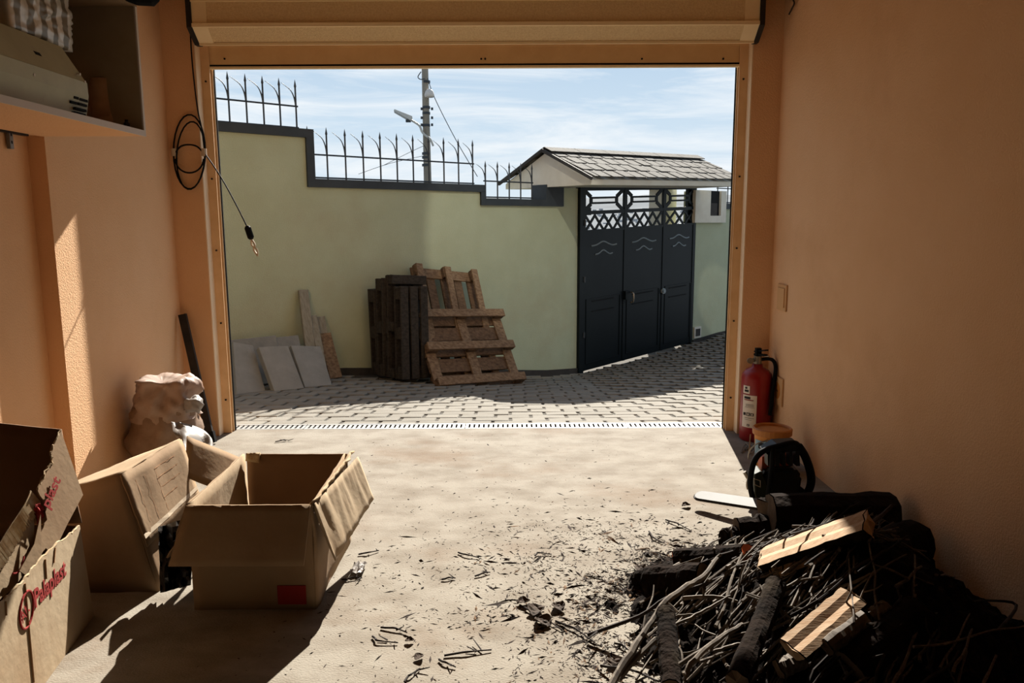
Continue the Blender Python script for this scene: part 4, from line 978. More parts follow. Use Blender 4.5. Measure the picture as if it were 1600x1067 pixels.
gridpanel('far_flap', (AX0, AY1 + 0.004, AH - 0.02), fe0 + Vector((-0.01, 0, -0.10)), fe1, (AX0, fl.y, fl.z + (AX0 - fl.x) * (fe1.z - fl.z) / (fe1.x - fl.x)), M['card_in'], ba, amp=0.004, seed=33)
# right flap, torn: far piece with lettering, near piece with bare flutes
pn_ = (fe1 - fe0).cross(Vector((0.10, 1, 0.0))).normalized()
def onF(x_, y_, off=0.0): 
    q = onP(x_, y_, fe0, pn_); return q + (pn_ if pn_.x > 0 else -pn_) * off
far_px = [(95, 672), (130, 773), (106, 818), (83, 866), (72, 856), (62, 868), (61, 836), (74, 812), (70, 786), (59, 765), (64, 752), (75, 728), (82, 724), (79, 706), (86, 690)]
rf = panel('right_flap', jag([onF(*p) for p in far_px[:4]], 0.0, 1, rg)[:-1] + jag([onF(*p) for p in far_px[3:]] + [onF(*far_px[0])], 0.003, 4, rg)[:-1], M['card'], ba)
bm = NB(); S = jag([onF(*p) for p in far_px[9:]] + [onF(*far_px[0])], 0.004, 5, rg); tube(bm, S, 0.003, 5); obj('torn_lip', bm, M['card_edge'], rf)
near_px = [(59, 765), (62, 800), (62, 868), (72, 858), (80, 866), (60, 878), (46, 894), (34, 912), (14, 930), (-20, 958), (-20, 880), (0, 866), (10, 846), (24, 824), (40, 800), (50, 782)]
nf = panel('torn_flap', [onF(*p, off=-0.02) for p in near_px], M['card_dust_lit'], ba)
e1 = smoothpath([onF(*p, off=-0.012) for p in ((-4, 874), (10, 850), (24, 827), (40, 803), (50, 785), (57, 768))], 8)
bm = NB()
for a, b in zip(e1, e1[1:]):
    for f in (0.2, 0.7):
        p = a.lerp(b, f); d = (b - a).normalized(); s = pn_.cross(d).normalized(); s = s if s.z < 0 else -s
        tube(bm, [p + s * -0.012, p + s * (0.028 + rg.uniform(0, 0.014)) + d * -0.012], 0.0024, 4)
obj('bare_flute', bm, M['card_edge'], nf)
bm = NB(); lump(bm, onF(66, 800, -0.012), (0.006, 0.018, 0.03), 4.0, 0.012, 3, 3, 0.2); obj('red_scrap', bm, M['redink'], ba)
ptri = [onF(62, 804, 0.004), onF(62, 868, 0.006), onF(40, 900, 0.004), onF(30, 892, 0.0), onF(52, 850, 0.004)]
panel('loose_ply', ptri, M['card'], nf, th=0.003)
# lettering on box A
def textM(p, xd, nrm, s=1.0):
    xd = xd.normalized(); nrm = nrm.normalized(); yd = nrm.cross(xd).normalized(); nrm = xd.cross(yd)
    mm = Matrix((xd, yd, nrm)).transposed().to_4x4(); mm.translation = p; return mm
o1, o2 = onA(50, 951, 0.008), onA(100, 897, 0.008)
xd = o2 - o1; LW = xd.length
lt = lettering('red_lettering', 'Palaplast', 0.075, textM(o1, xd, nA), M['redink'], rw, shear=0.12, bold=0.0016)
bo = Vector(ba.location); ux = xd.normalized(); ex_ = max((v.co + bo - o1).dot(ux) for v in lt.data.vertices)
for v in lt.data.vertices:
    q = v.co + bo - o1; v.co = v.co + ux * (q.dot(ux) * (LW / ex_ - 1))
oc = onA(37, 953, 0.008); ort = onA(48, 946, 0.008); otop = onA(39, 926, 0.008); uA = nA.cross(eA); uA = uA if uA.z > 0 else -uA
ra, rb_ = abs((ort - oc).dot(eA)) * 1.05, abs((otop - oc).dot(uA)) * 1.1
bm = NB(); tube(bm, [oc + eA * (math.cos(a) * ra) + uA * (math.sin(a) * rb_ + math.cos(a) * ra * 0.3) for a in [2 * math.pi * i / 30 for i in range(30)]], 0.0032, 5, closed=True); obj('oval_emblem', bm, M['redink'], rw)
lettering('emblem_letters', 'AK', 0.05, textM(oc - eA * (ra * 0.72) - uA * 0.026, eA + uA * 0.3, nA) @ Matrix.Diagonal((ra * 1.45 / 0.080, 1.0, 1, 1)), M['redink'], rw, bold=0.0)
# same word on the torn flap, only its end is left
fn = pn_ if pn_.x > 0 else -pn_
pa, pb = onF(73, 797, 0.0075), onF(92, 751, 0.0075)
lf = lettering('red_lettering', 'plast', 0.05, textM(pa, pb - pa, fn), M['redink'], rf, bold=0.001)
pts_ = [v.co.copy() for v in lf.data.vertices]; bo2 = Vector(ba.location); xdir = (pb - pa).normalized(); L0 = max((p + bo2 - pa).dot(xdir) for p in pts_)
kk = (pb - pa).length / L0
for v in lf.data.vertices:
    r_ = v.co + bo2 - pa; v.co = v.co + xdir * (r_.dot(xdir) * (kk - 1))
bm = NB(); tube(bm, smoothpath([onF(*p, off=-0.008) for p in ((24, 895), (32, 893), (38, 882), (41, 868))], 5), 0.003, 5); obj('emblem_arc', bm, M['redink'], nf)
# dark crumpled film, mostly standing in for the shade between the boxes
bm = NB(); g = {}
A, Bq, C_, D_ = Vector((-1.31, 2.70, 0.24)), Vector((-1.18, 2.72, 0.27)), Vector((-1.16, 2.60, 0.06)), Vector((-1.28, 2.62, 0.02))
for i in range(13):
    for j in range(15):
        s, t_ = i / 12, j / 14; p = A.lerp(Bq, s).lerp(D_.lerp(C_, s), t_)
        g[i, j] = bm.verts.new(p + Vector((0.03, -0.07, 0.03)) * noise.fractal(Vector((s * 3, t_ * 4, 9)), 0.8, 2, 4))
for i in range(12):
    for j in range(14): bm.faces.new((g[i, j], g[i + 1, j], g[i + 1, j + 1], g[i, j + 1]))
o = tag(obj('shade_film', bm, M['shadefilm'], base=(-1.25, 2.62, 0.02)), 'crumpled dark plastic film stuffed between the crushed box and the open box', 'film')
sm = o.modifiers.new('thickness', 'SOLIDIFY'); sm.thickness = 0.003

# ------------------------------------------------------------------ fire extinguisher
EC = Vector((1.512, 4.655, 0)); er = 0.092
ex = thing('fire_extinguisher', 'red fire extinguisher with white label standing by the right pilaster', 'extinguisher', EC)
bm = NB(); lathe(bm, EC, [(0, 0.0), (er * 0.9, 0.0), (er, 0.012), (er, 0.445), (er * 0.95, 0.475), (er * 0.72, 0.505), (0.035, 0.522), (0.03, 0.545), (0, 0.545)], 32); obj('cylinder', bm, M['extred'], ex, smooth=True)
bm = NB(); tube(bm, [EC + Vector((0, 0, 0.54)), EC + Vector((0, 0, 0.60))], 0.024, 12); vv = obj('valve', bm, M['chrome'], ex)
bm = NB(); obox(bm, EC + Vector((0.01, -0.02, 0.612)), Vector((0.016, -0.05, 0.006)), Vector((0.012, 0.004, 0)), Vector((0, 0, 0.006))); obox(bm, EC + Vector((0.012, -0.02, 0.64)), Vector((0.016, -0.055, 0.014)), Vector((0.012, 0.004, 0)), Vector((0, 0, 0.005))); bx(bm, EC + Vector((-0.014, -0.014, 0.60)), EC + Vector((0.018, 0.018, 0.655))); obj('lever', bm, M['black'], ex)
bm = NB(); tube(bm, [EC + Vector((-0.02, 0, 0.57)), EC + Vector((-0.05, -0.01, 0.57))], 0.014, 10); tube(bm, [EC + Vector((-0.05, -0.012, 0.57)), EC + Vector((-0.052, -0.028, 0.57))], 0.02, 12); obj('pressure_gauge', bm, M['chrome'], ex)
bm = NB(); tube(bm, smoothpath([EC + Vector((0.02, 0, 0.575)), EC + Vector((0.075, -0.03, 0.58)), EC + Vector((0.092, -0.06, 0.53)), EC + Vector((0.075, -0.085, 0.40)), EC + Vector((0.06, -0.095, 0.2))], 6), 0.012, 8); obj('hose', bm, M['black'], ex)
bm = NB(); tube(bm, [EC + Vector((0.03, -0.01, 0.60)), EC + Vector((0.055, -0.045, 0.605))], 0.005, 6); obj('safety_pin', bm, M['chrome'], ex)
def curved(bm, a0, a1, z0_, z1_, rr=er + 0.0012, n=10):
    a = [R(a0 + (a1 - a0) * i / n) for i in range(n + 1)]
    v0 = [bm.verts.new(EC + Vector((rr * math.cos(t_), rr * math.sin(t_), z0_))) for t_ in a]; v1 = [bm.verts.new(EC + Vector((rr * math.cos(t_), rr * math.sin(t_), z1_))) for t_ in a]
    for i in range(n): bm.faces.new((v0[i], v0[i + 1], v1[i + 1], v1[i]))
bm = NB(); curved(bm, 198, 256, 0.105, 0.335); lb = obj('label', bm, M['label'], ex)
bm = NB(); curved(bm, 198, 228, 0.345, 0.40); lb2 = obj('label', bm, M['label'], ex)
for (a0, a1, z0_, z1_, mm) in ((206, 224, 0.357, 0.372, 'ink'), (208, 218, 0.378, 0.392, 'ink'), (206, 232, 0.308, 0.325, 'ink'), (206, 244, 0.298, 0.304, 'redink'), (214, 246, 0.268, 0.271, 'ink'), (214, 246, 0.258, 0.261, 'ink'), (210, 248, 0.248, 0.250, 'ink'), (204, 216, 0.19, 0.21, 'ink'), (219, 232, 0.188, 0.212, 'ink'), (234, 247, 0.19, 0.21, 'ink'), (210, 248, 0.172, 0.175, 'ink'), (210, 240, 0.160, 0.162, 'ink'), (222, 232, 0.115, 0.130, 'ink')):
    bm = NB(); curved(bm, a0, a1, z0_, z1_, er + 0.0022, 5); obj('print', bm, M[mm], lb)
bm = NB(); curved(bm, 223, 228, 0.192, 0.208, er + 0.003, 3); curved(bm, 238, 243, 0.194, 0.206, er + 0.003, 3); curved(bm, 225, 229, 0.119, 0.126, er + 0.003, 3); obj('print', bm, M['label'], lb)

ex.scale = (1, 1, 0.88)
# ------------------------------------------------------------------ bucket
BC = Vector((1.43, 4.10, 0)); 
bu = thing('bucket', 'orange plastic bucket with lid between the extinguisher and chainsaw', 'bucket', BC)
bm = NB(); lathe(bm, BC, [(0, 0), (0.078, 0), (0.082, 0.01), (0.094, 0.19), (0.096, 0.20), (0, 0.20)], 28); obj('pail', bm, M['bucket'], bu, smooth=True)
bm = NB(); lathe(bm, BC, [(0.094, 0.188), (0.104, 0.190), (0.106, 0.222), (0.098, 0.228), (0.092, 0.222), (0.09, 0.212), (0, 0.212)], 28); obj('lid', bm, M['lid'], bu)
EC_s, er_s = EC, er
EC, er = BC, 0.0905
bm = NB(); curved(bm, 185, 250, 0.04, 0.165, 0.0945); bl_ = obj('label', bm, M['blue'], bu)
bm = NB(); curved(bm, 205, 240, 0.12, 0.155, 0.0955); obj('print', bm, M['ink'], bl_)
bm = NB(); curved(bm, 190, 215, 0.045, 0.085, 0.0955); obj('print', bm, M['redink'], bl_)
EC, er = EC_s, er_s
bm = NB(); tube(bm, smoothpath([BC + Vector((-0.05, -0.09, 0.18)), BC + Vector((-0.11, -0.07, 0.15)), BC + Vector((-0.13, -0.03, 0.10)), BC + Vector((-0.125, 0.0, 0.05)), BC + Vector((-0.10, 0.06, 0.17))], 6), 0.004, 6); obj('wire_handle', bm, M['chrome'], bu)
bm = NB(); rg2 = random.Random(3)
S = [onZ(1172 + rg2.uniform(-14, 10), 700 + rg2.uniform(-10, 10), 0.006 + 0.012 * k / 14) for k in range(15)]
tube(bm, smoothpath(S, 4), 0.0035, 5); tag(obj('tangled_string', bm, M['pole'], base=onZ(1172, 700, 0)), 'tangle of pale string on the floor at the foot of the bucket', 'string')

# ------------------------------------------------------------------ chainsaw
QC = Vector((1.32, 3.62, 0))
cs = thing('chainsaw', 'black chainsaw lying with its pale guide bar pointing into the sunlight', 'chainsaw', QC)
def qy(x_, y_, Y=3.55): return onY(x_, y_, Y)
# guide bar, flat on the floor pointing left
a, b = onZ(1088, 776, 0.045), onZ(1215, 795, 0.075); d = (b - a); l = d.length; d.normalize(); s = Vector((-d.y, d.x, 0)).normalized(); n_ = d.cross(s).normalized()
s = (s * 0.93 + Vector((0, 0, 0.28))).normalized(); n_ = d.cross(s).normalized()
bm = NB(); pts = [b - s * 0.035, b + s * 0.035] + [a + d * 0.03 + (s * math.cos(t_) - d * math.sin(t_)) * 0.032 for t_ in [math.pi * i / 8 for i in range(9)]]
prism(bm, pts, n_ * 0.016); obj('guide_bar', bm, M['barsteel'], cs)
bm = NB(); tube(bm, [p + n_ * 0.008 for p in [b - s * 0.038] + [a + d * 0.03 + (s * math.cos(t_) - d * math.sin(t_)) * 0.035 for t_ in [math.pi * (8 - i) / 8 for i in range(9)]] + [b + s * 0.038]], 0.005, 5); obj('chain', bm, M['blackmetal'], cs)
# engine body
P_ = [qy(x_, y_) for x_, y_ in ((1186, 790), (1188, 752), (1198, 734), (1244, 732), (1254, 745), (1250, 772), (1236, 800))]
bm = NB(); prism(bm, P_, Vector((0.02, 0.16, 0))); bmesh.ops.bevel(bm, geom=bm.edges[:], offset=0.014, segments=2, affect='EDGES'); 
for v in bm.verts: v.co.z = max(v.co.z, 0.012)
obj('engine_housing', bm, M['sawbody'], cs)
P_ = [qy(x_, y_, 3.53) for x_, y_ in ((1178, 742), (1190, 736), (1200, 764), (1196, 790), (1180, 784))]
bm = NB(); prism(bm, P_, Vector((0.01, 0.10, 0))); bmesh.ops.bevel(bm, geom=bm.edges[:], offset=0.006, segments=1, affect='EDGES')
for v in bm.verts: v.co.z = max(v.co.z, 0.012)
cv = obj('side_cover', bm, M['sawgreen'], cs)
bm = NB(); tube(bm, [qy(x_, y_, 3.522) for x_, y_ in ((1178, 748), (1188, 751), (1188, 761), (1179, 757))], 0.0025, 4, closed=True); obj('badge', bm, M['tape'], cv)
bm = NB()
for x0_, x1_ in ((1200, 1207), (1212, 1218), (1223, 1228), (1234, 1239), (1244, 1250)):
    P_ = [qy(x_, y_, 3.53) for x_, y_ in ((x0_, 728), (x0_ - 1, 704), (x1_ - 1, 702), (x1_, 728))]; prism(bm, P_, Vector((0, 0.05, 0)))
P_ = [qy(x_, y_, 3.53) for x_, y_ in ((1196, 706), (1215, 694), (1247, 692), (1252, 704), (1198, 710))]; prism(bm, P_, Vector((0, 0.09, 0)))
obj('hand_guard', bm, M['sawbody'], cs)
P_ = [qy(x_, y_, 3.60) for x_, y_ in ((1190, 740), (1191, 714), (1204, 708), (1234, 712), (1238, 740))]
bm = NB(); prism(bm, P_, Vector((0, 0.06, 0))); obj('orange_cover', bm, M['saworange'], cs)
S = smoothpath([qy(x_, y_, Y) for x_, y_, Y in ((1176, 778, 3.52), (1172, 755, 3.51), (1176, 728, 3.50), (1184, 712, 3.50), (1196, 703, 3.50), (1216, 697, 3.50), (1240, 692, 3.52), (1250, 700, 3.54), (1260, 718, 3.57), (1267, 742, 3.6), (1266, 760, 3.62), (1258, 776, 3.62))], 5)
bm = NB(); tube(bm, S, [0.0135 if i < 34 else 0.020 for i in range(len(S))], 10); obj('front_handle', bm, M['black'], cs, smooth=True)
S = smoothpath([qy(1208, 700, 3.49), qy(1206, 730, 3.48), qy(1202, 760, 3.48), qy(1198, 785, 3.5)], 4)
bm = NB(); tube(bm, S, 0.012, 8); obj('handle_strut', bm, M['black'], cs, smooth=True)
bm = NB(); tube(bm, smoothpath([qy(1171, 744, 3.6), qy(1168, 756, 3.6), qy(1169, 764, 3.6)], 4), 0.008, 6); tube(bm, [qy(1163, 737, 3.62), qy(1172, 752, 3.62)], 0.010, 6); obj('bumper_spike', bm, M['chrome'], cs)
P_ = [qy(x_, y_, 3.66) for x_, y_ in ((1240, 752), (1266, 772), (1266, 800), (1240, 800))]
bm = NB(); prism(bm, P_, Vector((0, 0.05, 0))); 
for v in bm.verts: v.co.z = max(v.co.z, 0.004)
obj('rear_handle', bm, M['sawbody'], cs)
# ------------------------------------------------------------------ firewood heap
def hz(X, Y):
    h = 0.38 * math.exp(-(((X - 1.10) / 0.42) ** 2 + ((Y - 2.25) / 0.52) ** 2))
    h += 0.06 * math.exp(-(((X - 0.66) / 0.20) ** 2 + ((Y - 2.62) / 0.28) ** 2))
    return max(0.0, h - 0.018 + 0.02 * noise.noise(Vector((X * 5, Y * 5, 2))))
def onH(x, y, z, off=0.012):
    q = onZ(x, y, z)
    for i in range(40):
        h = max(z, hz(q.x, q.y) + off); q = onZ(x, y, 0.6 * q.z + 0.4 * h)
    return q
bm = NB(); g = {}; NXm, NYm = 110, 130
for i in range(NXm + 1):
    for j in range(NYm + 1):
        X = 0.25 + (XR - 0.26) * i / NXm; X = 0.25 + (1.612 - 0.25) * i / NXm; Y = 1.25 + 2.1 * j / NYm
        h = hz(X, Y); k_ = noise.fractal(Vector((X * 16, Y * 16, 0)), 0.7, 2, 5)
        g[i, j] = bm.verts.new((X, Y, max(-0.01, h + (0.026 * k_ if h > 0.002 else -0.02) + (-0.012 if h < 0.012 else 0))))
for i in range(NXm):
    for j in range(NYm): bm.faces.new((g[i, j], g[i + 1, j], g[i + 1, j + 1], g[i, j + 1]))
o = obj('bark_litter', bm, M['litter']); o['kind'] = 'stuff'; tag(o, 'dark bed of bark and crumbs under the firewood heap', 'litter')

def log(name, label, A, Bq, prof, mi, mts, seed, rough=0.10, nseg=20, taper=1.0, upv=(0, 0, 1), cat='log', group='firewood heap by the right wall', bend=0.0, smooth=False):
    """sweep a 2-D profile between A and Bq; mi gives the material slot of each profile edge; ends use the last slot"""
    A, Bq = Vector(A), Vector(Bq); d = (Bq - A).normalized(); upv = Vector(upv); s = d.cross(upv).normalized(); u_ = s.cross(d)
    t = thing(name, label, cat, (A + Bq) / 2, group)
    bm = NB(); rings = []; n = len(prof)
    for i in range(nseg + 1):
        f = i / nseg; c = A.lerp(Bq, f) + u_ * bend * math.sin(math.pi * f); k_ = 1 + (taper - 1) * f; row = []
        for j, (px, py) in enumerate(prof):
            rr = 1 + rough * noise.fractal(Vector((f * 5 + seed, px * 14, py * 14 + seed)), 0.8, 2, 4)
            row.append(bm.verts.new(c + (s * px + u_ * py) * k_ * rr + d * (0.012 * noise.noise(Vector((px * 40, py * 40, seed))) if i in (0, nseg) else 0)))
        rings.append(row)
    for a, b in zip(rings, rings[1:]):
        for j in range(n): bm.faces.new((a[j], a[(j + 1) % n], b[(j + 1) % n], b[j])).material_index = mi[j] if mi else 0
    body = obj('bark' if not mi else 'wood', bm, mts[:2], t, smooth=smooth)
    for row, nm in ((0, 'cut_end'), (nseg, 'cut_end')):
        bm = NB(); c = A if row == 0 else Bq; k_ = 1 if row == 0 else taper
        sg = -1 if row == 0 else 1
        vs_ = []
        for px, py in prof:
            rr = 1 + rough * noise.fractal(Vector(((row / nseg) * 5 + seed, px * 14, py * 14 + seed)), 0.8, 2, 4)
            vs_.append(bm.verts.new(c + (s * px + u_ * py) * k_ * rr * 0.97 + d * sg * (0.004 + 0.012 * noise.noise(Vector((px * 40, py * 40, seed))) * sg)))
        cv_ = bm.verts.new(c + d * sg * 0.008)
        for j in range(n): bm.faces.new((vs_[j], vs_[(j + 1) % n], cv_))
        obj(nm, bm, mts[-1], t)
    return t
def circ(r_, n=16, sx=1.0): return [(r_ * sx * math.cos(2 * math.pi * k / n), r_ * math.sin(2 * math.pi * k / n)) for k in range(n)]
def half(r_, n=11, dep=0.9):     # flat split face on top, bark below
    p = [(r_, 0.0)] + [(r_ * math.cos(-math.pi * k / n), r_ * dep * math.sin(-math.pi * k / n)) for k in range(1, n)] + [(-r_, 0.0), (-r_ * 0.5, 0.003), (0, -0.002), (r_ * 0.5, 0.004)]
    return p, [0] * n + [1] * 4
BK, WO, WE = M['bark'], M['wood'], M['woodend']
BW = [BK, WO, WE]
# large dark log at the back of the heap
p1 = [(0.085, 0.075), (0.10, 0.02), (0.085, -0.07), (0.03, -0.10), (-0.04, -0.10), (-0.085, -0.06), (-0.095, 0.0), (-0.08, 0.06), (-0.03, 0.09), (0.03, 0.095)]
log('split_log', 'biggest dark split log lying across the back of the firewood heap', onZ(1204, 806, 0.14), onZ(1392, 806, 0.15), p1, [0] * 10, BW, 1.0, 0.07)
log('split_log', 'short upright-looking log piece at the left end of the biggest dark log', onZ(1196, 812, 0.10), onZ(1218, 806, 0.11), [(0.05, 0.09), (0.06, -0.09), (-0.05, -0.095), (-0.055, 0.075)], [0, 0, 0, 0], [BK, WO, WE], 2.0, 0.08)
log('log', 'short log with a pale fibrous top in front of the guide bar', onZ(1152, 832, 0.065), onZ(1206, 828, 0.075), circ(0.066, 12), None, [BK, BK, WE], 3.0, 0.14)
log('bark_chunk', 'ragged chunk of bark in front of the guide bar at the heap edge', onZ(1132, 846, 0.045), onZ(1160, 838, 0.05), circ(0.05, 12, 0.8), None, [BK, BK, BK], 4.0, 0.35, cat='bark')
hp_, hm_ = half(0.062)
log('split_log', 'broad split log with its pale orange split face lit by the sun', onZ(1190, 868, 0.27), onZ(1350, 812, 0.45), hp_, hm_, [BK, WO, WO], 5.0, 0.13, upv=(-0.3, 0.0, 1))
hp_, hm_ = half(0.034)
log('split_log', 'narrow pale split piece just below the broad sunlit split log', onZ(1206, 894, 0.25), onZ(1300, 850, 0.36), hp_, hm_, [BK, WO, WO], 6.0, 0.13, upv=(0.1, -0.35, 1))
hp_, hm_ = half(0.040)
log('split_log', 'pale split log lit by the sun low in the heap beside a round branch', onZ(1240, 1012, 0.23), onZ(1334, 930, 0.31), hp_, hm_, [BK, WO, WO], 7.0, 0.13, upv=(0.05, -0.25, 1))
log('branch', 'round barked branch lying against the lower pale split log', onZ(1292, 1010, 0.23), onZ(1350, 966, 0.27), circ(0.024, 10), None, [M['twig'], M['twig'], WE], 8.0, 0.10)
log('branch', 'thick dark branch standing up out of the heap towards the camera, mossy tip', onH(1152, 1062, 0.20), onH(1212, 914, 0.265), circ(0.030, 12), None, [BK, BK, M['woodend']], 9.0, 0.16, bend=-0.01)
log('branch', 'thick dark branch sloping down at the left of the heap, crossed by pale sticks', onH(1050, 1075, 0.10), onH(1040, 958, 0.16), circ(0.030, 10), None, [BK, BK, WE], 10.0, 0.14)
log('log', 'small log with a reddish cut end at the left of the heap', onH(1062, 874, 0.045), onH(1168, 868, 0.05), circ(0.040, 12), None, [BK, BK, M['saworange']], 11.0, 0.12)
log('log', 'dark log with a fuzzy lit top at the left edge of the heap', onH(1016, 912, 0.06), onH(1100, 905, 0.075), circ(0.058, 14), None, [BK, BK, WE], 12.0, 0.14)
log('log', 'flat dark log lying further left at the heap edge', onH(996, 905, 0.03), onH(1054, 896, 0.035), circ(0.032, 12), None, [BK, BK, WE], 13.0, 0.16)
log('log', 'round dark log end against the right wall behind the sunlit split log', onZ(1372, 872, 0.14), onZ(1428, 846, 0.15), circ(0.085, 14), None, [BK, BK, BK], 14.0, 0.10)
log('log', 'dark log low against the right wall under the round log end', onZ(1380, 905, 0.05), onZ(1440, 880, 0.055), circ(0.055, 12), None, [BK, BK, BK], 15.0, 0.10)
log('log', 'dark log under the broad sunlit split log', onZ(1262, 900, 0.16), onZ(1400, 866, 0.16), circ(0.075, 14), None, [BK, BK, WE], 16.0, 0.12)
log('log', 'dark log in the shade at the lower right of the heap', onH(1330, 1045, 0.07), onH(1440, 960, 0.09), circ(0.06, 12), None, [BK, BK, WE], 17.0, 0.12)
log('log', 'dark log end in the near corner of the heap, lit only at its tip', onH(1218, 1045, 0.15), onH(1252, 1030, 0.165), circ(0.026, 10), None, [M['twig'], M['twig'], WE], 18.0, 0.14)
log('branch', 'stub of pale branch just above the lower pale split log', onH(1358, 966, 0.21), onH(1386, 950, 0.215), circ(0.024, 10), None, [M['twig'], M['twig'], WE], 19.0, 0.14)
log('branch', 'broken branch pointing up in the middle of the heap', onH(1255, 925, 0.21), onH(1302, 885, 0.245), circ(0.020, 8), None, [BK, BK, WE], 20.0, 0.16)

# sticks one can follow in the photograph: pixel polyline with a height for each bend
def stick(label, pts, r0, r1, mt='twig', seed=0, forks=()):
    P = smoothpath([onH(x_, y_, z_) if z_ > 0.05 else onZ(x_, y_, z_) for x_, y_, z_ in pts], 4)
    bm = NB(); n = len(P); rr = [(r0 + (r1 - r0) * k / (n - 1)) * (1 + 0.22 * noise.noise(Vector((k * 1.7, seed, 0)))) for k in range(n)]
    P = [p + Vector((noise.noise(Vector((k, seed, 1))), noise.noise(Vector((k, seed, 5))), 0.5 * noise.noise(Vector((k, seed, 9))))) * 0.006 for k, p in enumerate(P)]
    tube(bm, P, rr, 7)
    for fr_, dx, dy, dz in forks:
        p = P[int(fr_ * (n - 1))]; tube(bm, [p, p + Vector((dx, dy, dz)) * 0.5, p + Vector((dx, dy, dz))], [r1 * 0.9, r1 * 0.7, r1 * 0.4], 5)
    return tag(obj('stick', bm, M[mt], base=P[0]), label, 'stick', 'sticks of the firewood heap')
SX = [
 ('long dark stick running from the open floor to the broad split log', [(918, 992, .02), (1000, 962, .09), (1042, 934, .13), (1120, 905, .17), (1190, 868, .225)], .0065, .005, 'twig_dark', [(0.12, -0.03, -0.05, 0.01)]),
 ('pale bent stick with a knuckle at the left of the heap', [(1022, 968, .12), (1040, 940, .15), (1075, 915, .17), (1100, 900, .18), (1120, 873, .20)], .011, .008, 'twig', [(0.25, 0.03, -0.05, -0.01)]),
 ('stout stick reaching out of the frame at the lower left of the heap', [(952, 1072, .06), (985, 1020, .10), (1006, 990, .12), (1030, 955, .15)], .012, .009, 'twig', ()),
 ('stout grey stick beside it, lower left of the heap', [(966, 1062, .05), (990, 1032, .08), (1026, 998, .11)], .011, .008, 'twig', ()),
 ('straight dark twig rising steeply from the sunlit split log', [(1205, 910, .20), (1232, 865, .25), (1262, 826, .29), (1272, 811, .30)], .004, .003, 'twig_dark', ()),
 ('pale twig hugging the lower edge of the broad split log', [(1160, 940, .19), (1210, 905, .225), (1262, 864, .27), (1320, 832, .30), (1345, 818, .31), (1362, 804, .32)], .007, .004, 'twig', [(0.8, 0.05, 0.02, 0.03)]),
 ('forked twig tip over the right end of the broad split log', [(1330, 838, .30), (1372, 810, .32), (1394, 790, .34)], .009, .006, 'twig_dark', [(0.6, 0.05, 0.0, -0.02)]),
 ('arched pale twig in the middle of the heap', [(1068, 935, .16), (1100, 932, .18), (1128, 934, .18), (1152, 940, .17)], .007, .005, 'twig', [(0.4, 0.0, 0.02, 0.02)]),
 ('long pale twig below the arched one', [(1046, 980, .15), (1080, 965, .17), (1110, 948, .18), (1142, 930, .19)], .005, .003, 'twig', ()),
 ('long stick with a knobbly root end near the bottom of the frame', [(1070, 1055, .14), (1085, 1030, .17), (1120, 1000, .19), (1150, 982, .20), (1160, 975, .20)], .009, .006, 'twig', [(0.1, -0.02, -0.04, -0.02)]),
 ('thin stick just left of the knobbly stick', [(1050, 1045, .12), (1085, 1022, .15), (1110, 1008, .16)], .006, .005, 'twig', ()),
 ('pale twig beside the thick upright branch, lower middle', [(1115, 1018, .19), (1138, 1010, .20), (1156, 1006, .20)], .004, .004, 'twig', ()),
 ('pale crooked twig beneath it', [(1094, 1034, .17), (1120, 1024, .18), (1140, 1018, .19), (1155, 1014, .19)], .005, .003, 'twig', ()),
 ('pale twig to the right of the thick upright branch', [(1212, 935, .22), (1235, 925, .23), (1252, 922, .23), (1275, 905, .24)], .007, .005, 'twig', [(0.5, 0.04, 0.02, 0.01)]),
 ('long smooth pale twig right of the heap centre', [(1302, 922, .20), (1332, 910, .21), (1355, 900, .22), (1368, 893, .22)], .005, .004, 'twig', ()),
 ('curved pale twig above the lower split log', [(1238, 990, .19), (1262, 980, .20), (1272, 968, .20), (1281, 958, .21)], .006, .003, 'twig', ()),
 ('pale twig alone in the shade at the lower right', [(1338, 1010, .11), (1365, 1008, .12), (1400, 996, .13), (1420, 991, .13)], .005, .003, 'twig', ()),
 ('small forked twig above the lone twig at the lower right', [(1378, 990, .13), (1386, 984, .13), (1399, 976, .14)], .0035, .002, 'twig', ()),
 ('thin straight twig crossing the stout sticks at the bottom left', [(940, 1040, .015), (985, 1046, .05), (1035, 1066, .08)], .004, .003, 'twig_dark', ()),
 ('bent twig at the left rim of the heap above the stout sticks', [(1000, 990, .08), (1025, 975, .12), (1060, 962, .15), (1092, 960, .16)], .004, .003, 'twig', ()),
 ('thin fork standing at the right wall, almost lost in the dark', [(1530, 1010, .03), (1560, 985, .10), (1588, 945, .17), (1545, 938, .19), (1520, 940, .2)], .006, .003, 'twig_dark', ()),
]
for k, (lb_, pts, r0, r1, mt_, fk) in enumerate(SX): stick(lb_, pts, r0, r1, mt_, k * 3.3, fk)

